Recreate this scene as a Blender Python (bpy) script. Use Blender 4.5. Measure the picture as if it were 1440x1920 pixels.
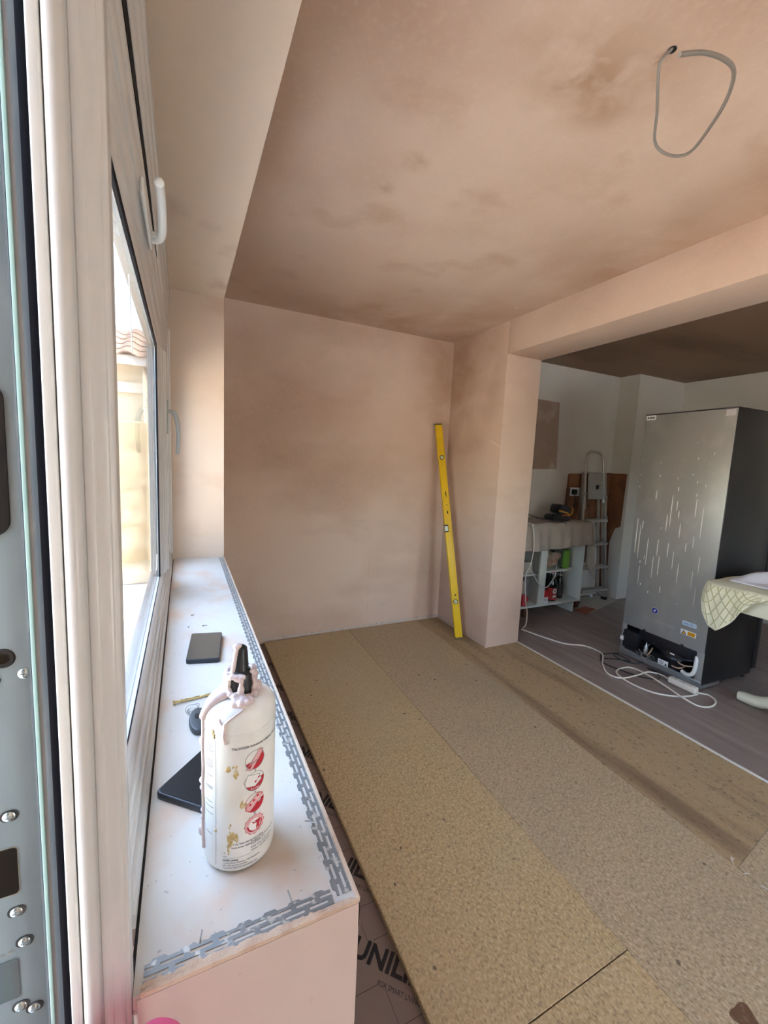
import bpy, bmesh, math, random
from mathutils import Vector, Matrix

random.seed(7)
S = bpy.context.scene
COL = S.collection
for o in list(bpy.data.objects):
    bpy.data.objects.remove(o)

# ------------------------------------------------------------------ camera
YAW, PITCH, ROLL, FPX = 0.4485, -0.1151, 0.0451, 785.3
fw = Vector((math.sin(YAW)*math.cos(PITCH), math.cos(YAW)*math.cos(PITCH), math.sin(PITCH)))
rt = Vector((math.cos(YAW), -math.sin(YAW), 0))
up = rt.cross(fw)
cr, sr = math.cos(ROLL), math.sin(ROLL)
r2 = rt*cr + up*sr
u2 = up*cr - rt*sr
cam_d = bpy.data.cameras.new('camera')
cam_d.sensor_fit = 'HORIZONTAL'
cam_d.sensor_width = 36.0
cam_d.lens = FPX/1440*36.0
cam_d.clip_start = 0.01
cam = bpy.data.objects.new('camera', cam_d)
COL.objects.link(cam)
M = Matrix((r2, u2, -fw)).transposed().to_4x4()
M.translation = Vector((0, 0, 1.33))
cam.matrix_world = M
S.camera = cam

# ------------------------------------------------------------------ light
SKY_STRENGTH = 1.15
SUN_STRENGTH = 4.0
EXPOSURE = 1.68
w = bpy.data.worlds.new('World')
S.world = w
w.use_nodes = True
nt = w.node_tree
for n in list(nt.nodes):
    nt.nodes.remove(n)
sky = nt.nodes.new('ShaderNodeTexSky')
sky.sky_type = 'NISHITA'
sky.sun_disc = False
sky.sun_elevation = math.radians(62)
sky.sun_rotation = math.radians(82)
sky.air_density = 1.2
sky.dust_density = 5.0
bg = nt.nodes.new('ShaderNodeBackground')
bg.inputs['Strength'].default_value = SKY_STRENGTH
wo = nt.nodes.new('ShaderNodeOutputWorld')
nt.links.new(sky.outputs[0], bg.inputs['Color'])
nt.links.new(bg.outputs[0], wo.inputs['Surface'])
sun_d = bpy.data.lights.new('sun', 'SUN')
sun_d.energy = SUN_STRENGTH
sun_d.angle = math.radians(1.0)
sun_d.color = (1.0, 0.95, 0.86)
sun = bpy.data.objects.new('sun', sun_d)
COL.objects.link(sun)
sun.location = (6, -2, 8)
sun.rotation_euler = Vector((-0.46, -0.06, -0.88)).to_track_quat('-Z', 'Y').to_euler()
S.view_settings.view_transform = 'Standard'
S.view_settings.look = 'None'
S.view_settings.exposure = EXPOSURE
S.view_settings.gamma = 1.0
S.view_settings.use_curve_mapping = False

# ------------------------------------------------------------------ materials
MATS = {}


def mk(name, col, rough=0.6, metal=0.0, layers=(), bump=None, spec=0.5, coat=0.0, trans=0.0, ior=1.45):
    """Principled material. layers: (colour, (sx,sy,sz), detail, lo, hi, strength) blotches in object space."""
    if name in MATS:
        return MATS[name]
    m = bpy.data.materials.new(name)
    m.use_nodes = True
    t = m.node_tree
    b = t.nodes['Principled BSDF']
    b.inputs['Base Color'].default_value = (*col, 1)
    b.inputs['Roughness'].default_value = rough
    b.inputs['Metallic'].default_value = metal
    b.inputs['Specular IOR Level'].default_value = spec
    b.inputs['Coat Weight'].default_value = coat
    b.inputs['Transmission Weight'].default_value = trans
    b.inputs['IOR'].default_value = ior
    cur = None
    if layers or bump:
        tc = t.nodes.new('ShaderNodeTexCoord')
    for k, (c2, sc, det, lo, hi, st) in enumerate(layers):
        mp = t.nodes.new('ShaderNodeMapping')
        mp.inputs['Scale'].default_value = sc
        mp.inputs['Location'].default_value = (k*3.7, k*1.9, k*2.3)
        nz = t.nodes.new('ShaderNodeTexNoise')
        nz.inputs['Scale'].default_value = 1.0
        nz.inputs['Detail'].default_value = det
        rp = t.nodes.new('ShaderNodeValToRGB')
        rp.color_ramp.elements[0].position = lo
        rp.color_ramp.elements[0].color = (0, 0, 0, 1)
        rp.color_ramp.elements[1].position = hi
        rp.color_ramp.elements[1].color = (st, st, st, 1)
        mx = t.nodes.new('ShaderNodeMix')
        mx.data_type = 'RGBA'
        t.links.new(tc.outputs['Object'], mp.inputs['Vector'])
        t.links.new(mp.outputs[0], nz.inputs['Vector'])
        t.links.new(nz.outputs['Fac'], rp.inputs['Fac'])
        t.links.new(rp.outputs['Color'], mx.inputs['Factor'])
        if cur is None:
            mx.inputs['A'].default_value = (*col, 1)
        else:
            t.links.new(cur, mx.inputs['A'])
        mx.inputs['B'].default_value = (*c2, 1)
        cur = mx.outputs['Result']
    if cur is not None:
        t.links.new(cur, b.inputs['Base Color'])
    if bump:
        sc, det, st = bump
        mp = t.nodes.new('ShaderNodeMapping')
        mp.inputs['Scale'].default_value = sc if isinstance(sc, tuple) else (sc, sc, sc)
        nz = t.nodes.new('ShaderNodeTexNoise')
        nz.inputs['Scale'].default_value = 1.0
        nz.inputs['Detail'].default_value = det
        bp = t.nodes.new('ShaderNodeBump')
        bp.inputs['Strength'].default_value = st
        bp.inputs['Distance'].default_value = 0.002
        t.links.new(tc.outputs['Object'], mp.inputs['Vector'])
        t.links.new(mp.outputs[0], nz.inputs['Vector'])
        t.links.new(nz.outputs['Fac'], bp.inputs['Height'])
        t.links.new(bp.outputs['Normal'], b.inputs['Normal'])
    MATS[name] = m
    return m


def glass_mat(name, tint=(1, 1, 1)):
    m = bpy.data.materials.new(name)
    m.use_nodes = True
    t = m.node_tree
    for n in list(t.nodes):
        t.nodes.remove(n)
    out = t.nodes.new('ShaderNodeOutputMaterial')
    tr = t.nodes.new('ShaderNodeBsdfTransparent')
    tr.inputs[0].default_value = (*tint, 1)
    gl = t.nodes.new('ShaderNodeBsdfGlossy')
    gl.inputs['Roughness'].default_value = 0.02
    lw = t.nodes.new('ShaderNodeLayerWeight')      # Schlick reflectance, same from both sides of the thin pane
    lw.inputs['Blend'].default_value = 0.5
    pw_ = t.nodes.new('ShaderNodeMath')
    pw_.operation = 'POWER'
    pw_.inputs[1].default_value = 5.0
    fr = t.nodes.new('ShaderNodeMath')
    fr.operation = 'MULTIPLY_ADD'
    fr.inputs[1].default_value = 0.96
    fr.inputs[2].default_value = 0.04
    t.links.new(lw.outputs['Facing'], pw_.inputs[0])
    t.links.new(pw_.outputs[0], fr.inputs[0])
    mx = t.nodes.new('ShaderNodeMixShader')
    t.links.new(fr.outputs[0], mx.inputs[0])
    t.links.new(tr.outputs[0], mx.inputs[1])
    t.links.new(gl.outputs[0], mx.inputs[2])
    t.links.new(mx.outputs[0], out.inputs[0])
    return m


def damp_patch(m, c, r, col, st, nsc, lo=.35, hi=.62):
    """a still-damp blotch of plaster with its own outline, at c with radii r (object space)"""
    t = m.node_tree
    b = t.nodes['Principled BSDF']
    old = b.inputs['Base Color'].links[0].from_socket
    tc = t.nodes.new('ShaderNodeTexCoord')
    mp = t.nodes.new('ShaderNodeMapping')
    mp.vector_type = 'TEXTURE'
    mp.inputs['Location'].default_value = c
    mp.inputs['Scale'].default_value = r
    gr_ = t.nodes.new('ShaderNodeTexGradient')
    gr_.gradient_type = 'SPHERICAL'
    nz = t.nodes.new('ShaderNodeTexNoise')
    nz.inputs['Scale'].default_value = nsc
    nz.inputs['Detail'].default_value = 6
    nz.inputs['Distortion'].default_value = 0.35
    rp = t.nodes.new('ShaderNodeValToRGB')
    rp.color_ramp.elements[0].position = lo
    rp.color_ramp.elements[0].color = (0, 0, 0, 1)
    rp.color_ramp.elements[1].position = hi
    rp.color_ramp.elements[1].color = (st*1.35, st*1.35, st*1.35, 1)
    mu = t.nodes.new('ShaderNodeMath')
    mu.operation = 'MULTIPLY'
    mu.use_clamp = True
    mx = t.nodes.new('ShaderNodeMix')
    mx.data_type = 'RGBA'
    mx.inputs['B'].default_value = (*col, 1)
    t.links.new(tc.outputs['Object'], mp.inputs['Vector'])
    t.links.new(mp.outputs[0], gr_.inputs['Vector'])
    t.links.new(tc.outputs['Object'], nz.inputs['Vector'])
    t.links.new(nz.outputs['Fac'], rp.inputs['Fac'])
    t.links.new(gr_.outputs['Fac'], mu.inputs[0])
    t.links.new(rp.outputs['Color'], mu.inputs[1])
    t.links.new(mu.outputs[0], mx.inputs['Factor'])
    t.links.new(old, mx.inputs['A'])
    t.links.new(mx.outputs['Result'], b.inputs['Base Color'])


PINK = (0.665, 0.495, 0.39)
PINK_D = (0.43, 0.27, 0.185)
PINK_L = (0.74, 0.59, 0.475)
plaster = mk('plaster', PINK, 0.75, layers=[
    (PINK_L, (1.1, 1.1, 0.8), 3, .42, .68, .7),
    (PINK_D, (0.9, 0.9, 1.2), 5, .48, .74, .7),
    (PINK_D, (1.6, 1.6, 4.0), 3, .58, .82, .35),
    (PINK_L, (60, 60, 60), 3, .5, .8, .25)], bump=(18, 5, .12), spec=.35)
plaster_ceiling = mk('plaster_ceiling', (0.635, 0.47, 0.36), 0.72, layers=[
    (PINK_L, (0.8, 1.3, 1), 3, .45, .70, .6),
    (PINK_D, (1.3, 0.8, 1), 6, .46, .68, .75),
    ((0.40, 0.24, 0.14), (2.6, 3.2, 1), 6, .58, .74, .55),
    (PINK_L, (60, 60, 60), 3, .5, .8, .2)], bump=(14, 5, .12), spec=.35)
BROWN = (0.40, 0.25, 0.155)
damp_patch(plaster_ceiling, (.96, .87, 2.34), (.26, .19, 1), BROWN, .75, 11)
damp_patch(plaster_ceiling, (1.06, .92, 2.34), (.10, .10, 1), BROWN, .6, 5, .3, .5)
damp_patch(plaster_ceiling, (.71, 1.36, 2.34), (.07, .06, 1), BROWN, .7, 14)
damp_patch(plaster_ceiling, (.67, 1.53, 2.34), (.06, .05, 1), BROWN, .5, 14)
damp_patch(plaster_ceiling, (1.85, 1.3, 2.34), (.35, 1.5, 1), (.44, .27, .17), .6, 3)
damp_patch(plaster_ceiling, (1.5, 2.8, 2.34), (1.2, .7, 1), (.44, .27, .17), .6, 3)
damp_patch(plaster, (2.02, 2.9, 2.0), (.5, .8, .7), (.44, .27, .17), .6, 4)
plaster_reveal = mk('plaster_reveal', (0.60, 0.46, 0.355), 0.7, layers=[
    (PINK_D, (4, 4, 6), 5, .54, .76, .65),
    ((0.65, 0.52, 0.41), (4, 4, 3), 4, .45, .75, .6)], bump=(25, 5, .12), spec=.35)
plaster_box = mk('plaster_box', (0.58, 0.46, 0.40), 0.75, layers=[
    ((0.64, 0.52, 0.46), (6, 6, 4), 4, .42, .7, .6),
    (PINK_D, (70, 70, 70), 2, .70, .80, .4)], bump=(60, 4, .15), spec=.3)
wet_plaster = mk('wet_plaster', (0.25, 0.145, 0.09), 0.55, layers=[
    ((0.13, 0.07, 0.04), (0.6, 2.0, 1), 5, .45, .62, .9),
    ((0.33, 0.20, 0.13), (1.6, 1.6, 1), 4, .5, .8, .5)], bump=(14, 5, .1))
white_wall = mk('white_wall', (0.66, 0.63, 0.57), 0.8, layers=[
    ((0.55, 0.50, 0.43), (1.6, 1.6, 1.2), 4, .5, .8, .6)])
brown_wall = mk('brown_wall', (0.20, 0.085, 0.04), 0.85, layers=[
    ((0.33, 0.17, 0.09), (6, 6, 4), 5, .5, .75, .8),
    ((0.09, 0.04, 0.025), (9, 9, 5), 4, .52, .7, .7)], bump=(40, 5, .5))
bare_patch = mk('bare_patch', (0.36, 0.255, 0.19), 0.85, layers=[
    ((0.52, 0.45, 0.38), (5, 5, 5), 4, .6, .75, .7)])
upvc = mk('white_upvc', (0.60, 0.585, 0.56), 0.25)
upvc_bead = mk('white_bead', (0.72, 0.71, 0.67), 0.28)
gasket = mk('black_gasket', (0.006, 0.006, 0.009), 0.7, spec=.1)
spacer = mk('grey_spacer', (0.30, 0.30, 0.29), 0.4, metal=.6)
teal = mk('teal_glass_edge', (0.38, 0.56, 0.52), 0.15)
slate = mk('slate_sealant', (0.13, 0.16, 0.18), 0.45, layers=[((0.25, 0.28, 0.29), (60, 60, 18), 3, .5, .75, .5)])
steel = mk('galvanised_steel', (0.30, 0.335, 0.36), 0.36, metal=.5, layers=[
    ((0.22, 0.24, 0.26), (14, 14, 9), 4, .42, .68, .6)])
steel_dark = mk('dark_plastic', (0.006, 0.006, 0.008), 0.4, spec=.2)
screw_mat = mk('zinc_screw', (0.66, 0.68, 0.68), 0.22, metal=1.0)
sill_white = mk('sill_white', (0.61, 0.59, 0.54), 0.45, layers=[
    ((0.62, 0.45, 0.33), (11, 8, 6), 4, .52, .66, .7),
    ((0.54, 0.56, 0.56), (25, 25, 25), 4, .5, .8, .4),
    ((0.35, 0.33, 0.31), (160, 160, 160), 1, .74, .78, .8)], spec=.5)
cream_edge = mk('cream_plaster_edge', (0.60, 0.46, 0.34), 0.7, layers=[((0.46, 0.30, 0.21), (60, 60, 60), 3, .5, .7, .6)], bump=(200, 3, .5))
galv = mk('galvanised_bead', (0.27, 0.29, 0.295), 0.40, metal=.5, layers=[
    ((0.64, 0.63, 0.58), (110, 110, 110), 4, .56, .64, .8)])
board_m = mk('chipboard', (0.47, 0.335, 0.165), 0.62, layers=[
    ((0.63, 0.49, 0.28), (140, 90, 120), 3, .46, .66, .85),
    ((0.24, 0.16, 0.085), (170, 110, 140), 2, .53, .68, .75),
    ((0.47, 0.39, 0.27), (1.5, 1.2, 1), 3, .45, .75, .5),
    ((0.10, 0.07, 0.04), (38, 26, 30), 1, .755, .775, .8)], bump=(160, 3, .12))
board_grey = mk('chipboard_grey', (0.42, 0.315, 0.18), 0.6, layers=[
    ((0.57, 0.46, 0.30), (140, 90, 120), 3, .46, .66, .85),
    ((0.22, 0.16, 0.095), (170, 110, 140), 2, .53, .68, .75),
    ((0.30, 0.24, 0.17), (1.6, 1.0, 1), 4, .48, .75, .5),
    ((0.08, 0.055, 0.035), (30, 22, 30), 1, .76, .775, .8)], bump=(160, 3, .12))
board_dirty = mk('chipboard_dirty', (0.40, 0.28, 0.145), 0.6, layers=[
    ((0.44, 0.345, 0.22), (110, 70, 100), 3, .48, .66, .7),
    ((0.17, 0.105, 0.06), (7, 0.7, 1), 5, .47, .66, .85),
    ((0.13, 0.09, 0.05), (80, 50, 80), 2, .60, .70, .7)], bump=(120, 3, .12))
board_edge = mk('chipboard_edge', (0.40, 0.29, 0.15), 0.8, layers=[
    ((0.16, 0.10, 0.05), (220, 160, 220), 3, .5, .64, .8)], bump=(200, 3, .6))
underlay_m = mk('underlay_brown', (0.20, 0.147, 0.122), 0.6, layers=[((0.24, 0.18, 0.15), (4, 4, 4), 3, .4, .7, .6)])
ink = mk('black_ink', (0.012, 0.011, 0.012), 0.55)
line_ink = mk('thin_ink', (0.06, 0.035, 0.028), 0.6)
plank_m = mk('grey_laminate', (0.27, 0.205, 0.18), 0.42, layers=[
    ((0.36, 0.30, 0.27), (14, 1.6, 4), 5, .46, .70, .7),
    ((0.19, 0.14, 0.12), (26, 2.4, 4), 4, .54, .74, .6),
    ((0.36, 0.33, 0.30), (2.2, 2.2, 2), 4, .60, .80, .5)])
white_strip = mk('white_strip', (0.78, 0.76, 0.70), 0.6)
yellow = mk('level_yellow', (0.80, 0.52, 0.015), 0.38, layers=[((0.62, 0.38, 0.02), (30, 30, 10), 4, .58, .75, .6)])
black_pl = mk('black_plastic', (0.018, 0.018, 0.02), 0.35)
vial_m = mk('vial_clear', (0.75, 0.78, 0.62), 0.12)
cable_grey = mk('grey_cable', (0.23, 0.205, 0.175), 0.5)
copper = mk('copper_wire', (0.55, 0.38, 0.25), 0.4)
bottle_white = mk('bottle_white', (0.80, 0.80, 0.76), 0.32, layers=[
    ((0.66, 0.64, 0.56), (35, 35, 22), 5, .52, .78, .6)])
glue_m = mk('pink_glue', (0.60, 0.48, 0.46), 0.18, layers=[((0.72, 0.62, 0.58), (90, 90, 90), 3, .45, .7, .8), ((0.62, 0.50, 0.34), (60, 60, 60), 3, .6, .75, .6)])
stain_m = mk('dried_glue_stain', (0.50, 0.37, 0.15), 0.5, layers=[((0.68, 0.60, 0.42), (160, 160, 160), 3, .45, .68, .8)])
label_line = mk('label_grey_ink', (0.20, 0.20, 0.21), 0.5)
label_red = mk('label_red_ink', (0.50, 0.015, 0.03), 0.4)
label_pink = mk('label_pale_red', (0.74, 0.42, 0.42), 0.4)
label_white = mk('label_white', (0.82, 0.81, 0.78), 0.4)
phone_black = mk('phone_black_glass', (0.010, 0.010, 0.012), 0.32, layers=[((0.10, 0.10, 0.11), (500, 500, 500), 1, .70, .74, .6)], spec=.4)
phone_edge = mk('phone_edge', (0.02, 0.025, 0.035), 0.25)
phone_screen = mk('phone_dusty_screen', (0.075, 0.068, 0.055), 0.22)
gold = mk('screw_gold', (0.62, 0.50, 0.25), 0.3, metal=.9)
key_grey = mk('key_fob', (0.055, 0.065, 0.075), 0.35)
handle_white = mk('handle_white', (0.84, 0.85, 0.82), 0.2)
handle_grey = mk('handle_grey', (0.42, 0.43, 0.41), 0.25)
fridge_back = mk('fridge_back', (0.41, 0.42, 0.41), 0.40, metal=.5, layers=[
    ((0.56, 0.57, 0.55), (8, 8, 5), 4, .5, .75, .5)])
fridge_side = mk('fridge_side', (0.030, 0.029, 0.030), 0.28, metal=.3)
fridge_black = mk('fridge_black', (0.014, 0.014, 0.018), 0.35)
zinc = mk('zinc_frame', (0.42, 0.44, 0.45), 0.35, metal=.7)
sticker_white = mk('sticker_white', (0.80, 0.82, 0.84), 0.5)
sticker_grey = mk('sticker_grey', (0.55, 0.53, 0.56), 0.5)
sticker_blue = mk('sticker_blue', (0.02, 0.03, 0.30), 0.4)
sticker_orange = mk('sticker_orange', (0.85, 0.42, 0.01), 0.4)
pipe_white = mk('pipe_white', (0.75, 0.76, 0.74), 0.35)
cord_white = mk('cord_white', (0.78, 0.74, 0.65), 0.4)
cord_black = mk('cord_black', (0.02, 0.02, 0.022), 0.4)
table_cream = mk('table_cream', (0.76, 0.74, 0.58), 0.4)
quilt_m = mk('quilt_cream', (0.79, 0.77, 0.58), 0.9, bump=(180, 3, .3))
stitch_m = mk('quilt_stitch', (0.52, 0.49, 0.28), 0.9)
towel_m = mk('towel_white', (0.78, 0.78, 0.84), 0.95, bump=(220, 3, .4))
cab_white = mk('cabinet_white', (0.66, 0.72, 0.69), 0.35)
drape_m = mk('drape_beige', (0.42, 0.37, 0.31), 0.95, layers=[((0.34, 0.30, 0.25), (9, 9, 9), 4, .45, .7, .6)], bump=(150, 3, .3))
alu = mk('ladder_alu', (0.48, 0.46, 0.43), 0.38, metal=.75, layers=[((0.62, 0.60, 0.56), (40, 40, 12), 4, .56, .7, .7)])
alu_plat = mk('ladder_platform', (0.33, 0.32, 0.29), 0.55, layers=[((0.55, 0.53, 0.48), (50, 50, 50), 3, .6, .7, .7)])
wood = mk('dark_wood', (0.13, 0.055, 0.03), 0.6, layers=[((0.22, 0.10, 0.05), (40, 40, 5), 4, .5, .7, .7)])
card = mk('cardboard', (0.50, 0.47, 0.40), 0.85)
card_red = mk('card_red', (0.33, 0.12, 0.08), 0.8)
b_green = mk('bottle_green_glass', (0.012, 0.022, 0.015), 0.06, spec=.8)
b_label = mk('bottle_red_label', (0.33, 0.02, 0.02), 0.5)
b_dark = mk('bottle_dark_glass', (0.008, 0.008, 0.010), 0.08, spec=.8)
red_pl = mk('red_plastic', (0.45, 0.015, 0.03), 0.35)
bag_m = mk('food_bag', (0.42, 0.30, 0.22), 0.3, layers=[((0.55, 0.52, 0.40), (20, 20, 20), 3, .5, .6, .9), ((0.38, 0.10, 0.10), (14, 14, 14), 2, .55, .62, .9)])
green_bag = mk('green_bag', (0.20, 0.48, 0.07), 0.3)
box_m = mk('carton_beige', (0.46, 0.40, 0.34), 0.8)
box_grey = mk('carton_grey', (0.24, 0.22, 0.24), 0.8)
amber = mk('amber_trim', (0.62, 0.32, 0.05), 0.4)
orange_red = mk('orange_trim', (0.65, 0.12, 0.03), 0.4)
pink_foam = mk('pink_foam', (0.85, 0.13, 0.30), 0.6)
glass_pane = glass_mat('window_glass', (0.96, 0.985, 0.975))
smear_m = mk('dried_smear', (0.62, 0.60, 0.58), 0.6)
render_cream = mk('render_cream', (0.50, 0.45, 0.34), 0.9, layers=[((0.56, 0.53, 0.45), (.8, .8, .8), 3, .45, .7, .8)])
ochre = mk('ochre_stone', (0.36, 0.28, 0.15), 0.9, layers=[((0.48, 0.42, 0.28), (2.2, 2.2, 3), 4, .45, .65, .9), ((0.24, 0.17, 0.09), (4, 4, 6), 3, .56, .66, .7)])
tile_m = mk('roof_tile', (0.22, 0.15, 0.115), 0.85, layers=[((0.30, 0.23, 0.18), (6, 6, 6), 3, .5, .7, .7)])
paving = mk('paving', (0.62, 0.60, 0.57), 0.9, layers=[((0.36, 0.35, 0.33), (2, 2, 2), 4, .5, .7, .6)])
brick_out = mk('outer_render', (0.62, 0.56, 0.48), 0.9)


# ------------------------------------------------------------------ mesh helpers
class MB:
    def __init__(self):
        self.v = []
        self.f = []

    def add(self, vs, fs):
        o = len(self.v)
        self.v += [tuple(p) for p in vs]
        self.f += [tuple(i+o for i in q) for q in fs]
        return self

    def box(self, a, b):
        x0, y0, z0 = a
        x1, y1, z1 = b
        vs = [(x0, y0, z0), (x1, y0, z0), (x1, y1, z0), (x0, y1, z0), (x0, y0, z1), (x1, y0, z1), (x1, y1, z1), (x0, y1, z1)]
        return self.add(vs, [(3, 2, 1, 0), (4, 5, 6, 7), (0, 1, 5, 4), (1, 2, 6, 5), (2, 3, 7, 6), (3, 0, 4, 7)])

    def prism(self, poly, h0, h1, fn):
        """poly of (a,b); fn(a,b,h) -> xyz"""
        n = len(poly)
        vs = [fn(a, b, h0) for a, b in poly] + [fn(a, b, h1) for a, b in poly]
        fs = [tuple(range(n))[::-1], tuple(range(n, 2*n))]
        fs += [(i, (i+1) % n, n+(i+1) % n, n+i) for i in range(n)]
        return self.add(vs, fs)

    def tube(self, path, r, n=10, caps=True, closed=False):
        P = [Vector(p) for p in path]
        R = r if isinstance(r, (list, tuple)) else [r]*len(P)
        rings = []
        prev = None
        for i, p in enumerate(P):
            if closed:
                t = P[(i+1) % len(P)] - P[i-1]
            else:
                t = P[min(i+1, len(P)-1)] - P[max(i-1, 0)]
            t.normalize()
            if prev is None:
                a = Vector((0, 0, 1)) if abs(t.z) < .9 else Vector((1, 0, 0))
                nrm = t.cross(a).normalized()
            else:
                nrm = (prev - t*prev.dot(t))
                if nrm.length < 1e-6:
                    nrm = t.orthogonal()
                nrm.normalize()
            prev = nrm
            bn = t.cross(nrm)
            rings.append([p + (nrm*math.cos(2*math.pi*k/n) + bn*math.sin(2*math.pi*k/n))*R[i] for k in range(n)])
        vs = [q for rg in rings for q in rg]
        fs = []
        m = len(P)
        for i in range(m if closed else m-1):
            j = (i+1) % m
            for k in range(n):
                fs.append((i*n+k, i*n+(k+1) % n, j*n+(k+1) % n, j*n+k))
        if caps and not closed:
            fs.append(tuple(range(n))[::-1])
            fs.append(tuple((m-1)*n+k for k in range(n)))
        return self.add(vs, fs)

    def lathe(self, prof, c=(0, 0, 0), n=32, axis='z'):
        vs = []
        for (r, z) in prof:
            for k in range(n):
                a = 2*math.pi*k/n
                p = (r*math.cos(a), r*math.sin(a), z)
                if axis == 'y':
                    p = (p[0], p[2], p[1])
                elif axis == 'x':
                    p = (p[2], p[0], p[1])
                vs.append((p[0]+c[0], p[1]+c[1], p[2]+c[2]))
        fs = []
        for i in range(len(prof)-1):
            for k in range(n):
                fs.append((i*n+k, i*n+(k+1) % n, (i+1)*n+(k+1) % n, (i+1)*n+k))
        fs.append(tuple(range(n))[::-1])
        fs.append(tuple((len(prof)-1)*n+k for k in range(n)))
        return self.add(vs, fs)

    def ball(self, c, r, n=12, m=8):
        rx, ry, rz = r if isinstance(r, tuple) else (r, r, r)
        vs = [(c[0], c[1], c[2]-rz)]
        for i in range(1, m):
            th = math.pi*i/m
            for k in range(n):
                a = 2*math.pi*k/n
                vs.append((c[0]+rx*math.sin(th)*math.cos(a), c[1]+ry*math.sin(th)*math.sin(a), c[2]-rz*math.cos(th)))
        vs.append((c[0], c[1], c[2]+rz))
        fs = [(0, 1+(k+1) % n, 1+k) for k in range(n)]
        for i in range(m-2):
            for k in range(n):
                fs.append((1+i*n+k, 1+i*n+(k+1) % n, 1+(i+1)*n+(k+1) % n, 1+(i+1)*n+k))
        L = len(vs)-1
        fs += [(L, 1+(m-2)*n+k, 1+(m-2)*n+(k+1) % n) for k in range(n)]
        return self.add(vs, fs)

    def grid(self, fn, nu, nv):
        vs = [fn(i/nu, j/nv) for j in range(nv+1) for i in range(nu+1)]
        fs = [(j*(nu+1)+i, j*(nu+1)+i+1, (j+1)*(nu+1)+i+1, (j+1)*(nu+1)+i) for j in range(nv) for i in range(nu)]
        return self.add(vs, fs)

    def xf(self, fn):
        self.v = [tuple(fn(p)) for p in self.v]
        return self

    def build(self, name, mat, parent=None, smooth=False, bevel=0.0, seg=2, fixn=True):
        me = bpy.data.meshes.new(name)
        me.from_pydata([tuple(p) for p in self.v], [], self.f)
        if fixn or bevel:
            bm = bmesh.new()
            bm.from_mesh(me)
            if fixn:
                bmesh.ops.recalc_face_normals(bm, faces=bm.faces)
            if bevel:
                es = [e for e in bm.edges if len(e.link_faces) == 2 and e.calc_face_angle(0) > .5]
                bmesh.ops.bevel(bm, geom=es, offset=bevel, segments=seg, profile=.5, affect='EDGES', clamp_overlap=True)
            bm.to_mesh(me)
            bm.free()
        me.materials.append(mat)
        if smooth or bevel:
            me.polygons.foreach_set('use_smooth', [True]*len(me.polygons))
            if hasattr(me, 'set_sharp_from_angle'):
                me.set_sharp_from_angle(angle=math.radians(40))
        o = bpy.data.objects.new(name, me)
        COL.objects.link(o)
        if parent:
            o.parent = parent
        return o


def tag(o, label=None, cat=None, group=None, kind=None):
    if label:
        o['label'] = label
    if cat:
        o['category'] = cat
    if group:
        o['group'] = group
    if kind:
        o['kind'] = kind
    return o


def thing(name, label, cat, loc=(0, 0, 0), rotz=0, group=None):
    o = bpy.data.objects.new(name, None)
    o.empty_display_size = .05
    COL.objects.link(o)
    o.location = loc
    o.rotation_euler = (0, 0, rotz)
    return tag(o, label, cat, group)


def smooth_path(pts, n=8):
    P = [Vector(p) for p in pts]
    out = []
    for i in range(len(P)-1):
        p0 = P[max(i-1, 0)]
        p1, p2 = P[i], P[i+1]
        p3 = P[min(i+2, len(P)-1)]
        for k in range(n):
            t = k/n
            out.append(0.5*((2*p1) + (p2-p0)*t + (2*p0-5*p1+4*p2-p3)*t*t + (3*p1-p0-3*p2+p3)*t**3))
    out.append(P[-1])
    return out


def text_geo(s, size, bold=0.0, align='LEFT', spacing=1.0):
    cu = bpy.data.curves.new('text_tmp', 'FONT')
    cu.body = s
    cu.size = size
    cu.offset = bold
    cu.space_character = spacing
    cu.align_x = align
    cu.resolution_u = 3
    o = bpy.data.objects.new('text_tmp', cu)
    COL.objects.link(o)
    dg = bpy.context.evaluated_depsgraph_get()
    me = bpy.data.meshes.new_from_object(o.evaluated_get(dg))
    vs = [tuple(v.co) for v in me.vertices]
    fs = [tuple(p.vertices) for p in me.polygons]
    bpy.data.objects.remove(o)
    bpy.data.curves.remove(cu)
    bpy.data.meshes.remove(me)
    return vs, fs


def add_text(mb, s, size, fn, bold=0.0, align='LEFT', spacing=1.0):
    vs, fs = text_geo(s, size, bold, align, spacing)
    mb.add([fn(x, y) for x, y, _ in vs], fs)
    return mb


# ------------------------------------------------------------------ room numbers
BACK, RWALL, RW2, CEIL, BEAM, PIL = 3.01, 2.02, 2.336, 2.34, 2.117, 2.35
EDGE, SILL, SOFF, REV, NEAR = 0.165, 0.868, 2.008, 2.04, 0.36
WIN = -0.046
Y0 = -1.7
RX = 4.91


def struct(mb, name, mat, **k):
    return tag(mb.build(name, mat, **k), kind='structure')


# floor slab and its pieces
floor = struct(MB().box((-0.32, Y0, -0.30), (RW2, BACK, -0.022)), 'floor', underlay_m)


def sheet(poly, mat, name='chipboard_sheet', z0=-0.0175, z1=0.0):
    mb = MB().prism(poly, z0, z1, lambda a, b, h: (a, b, h))
    o = mb.build(name, mat, floor, bevel=.0012, seg=1)
    return o


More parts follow.
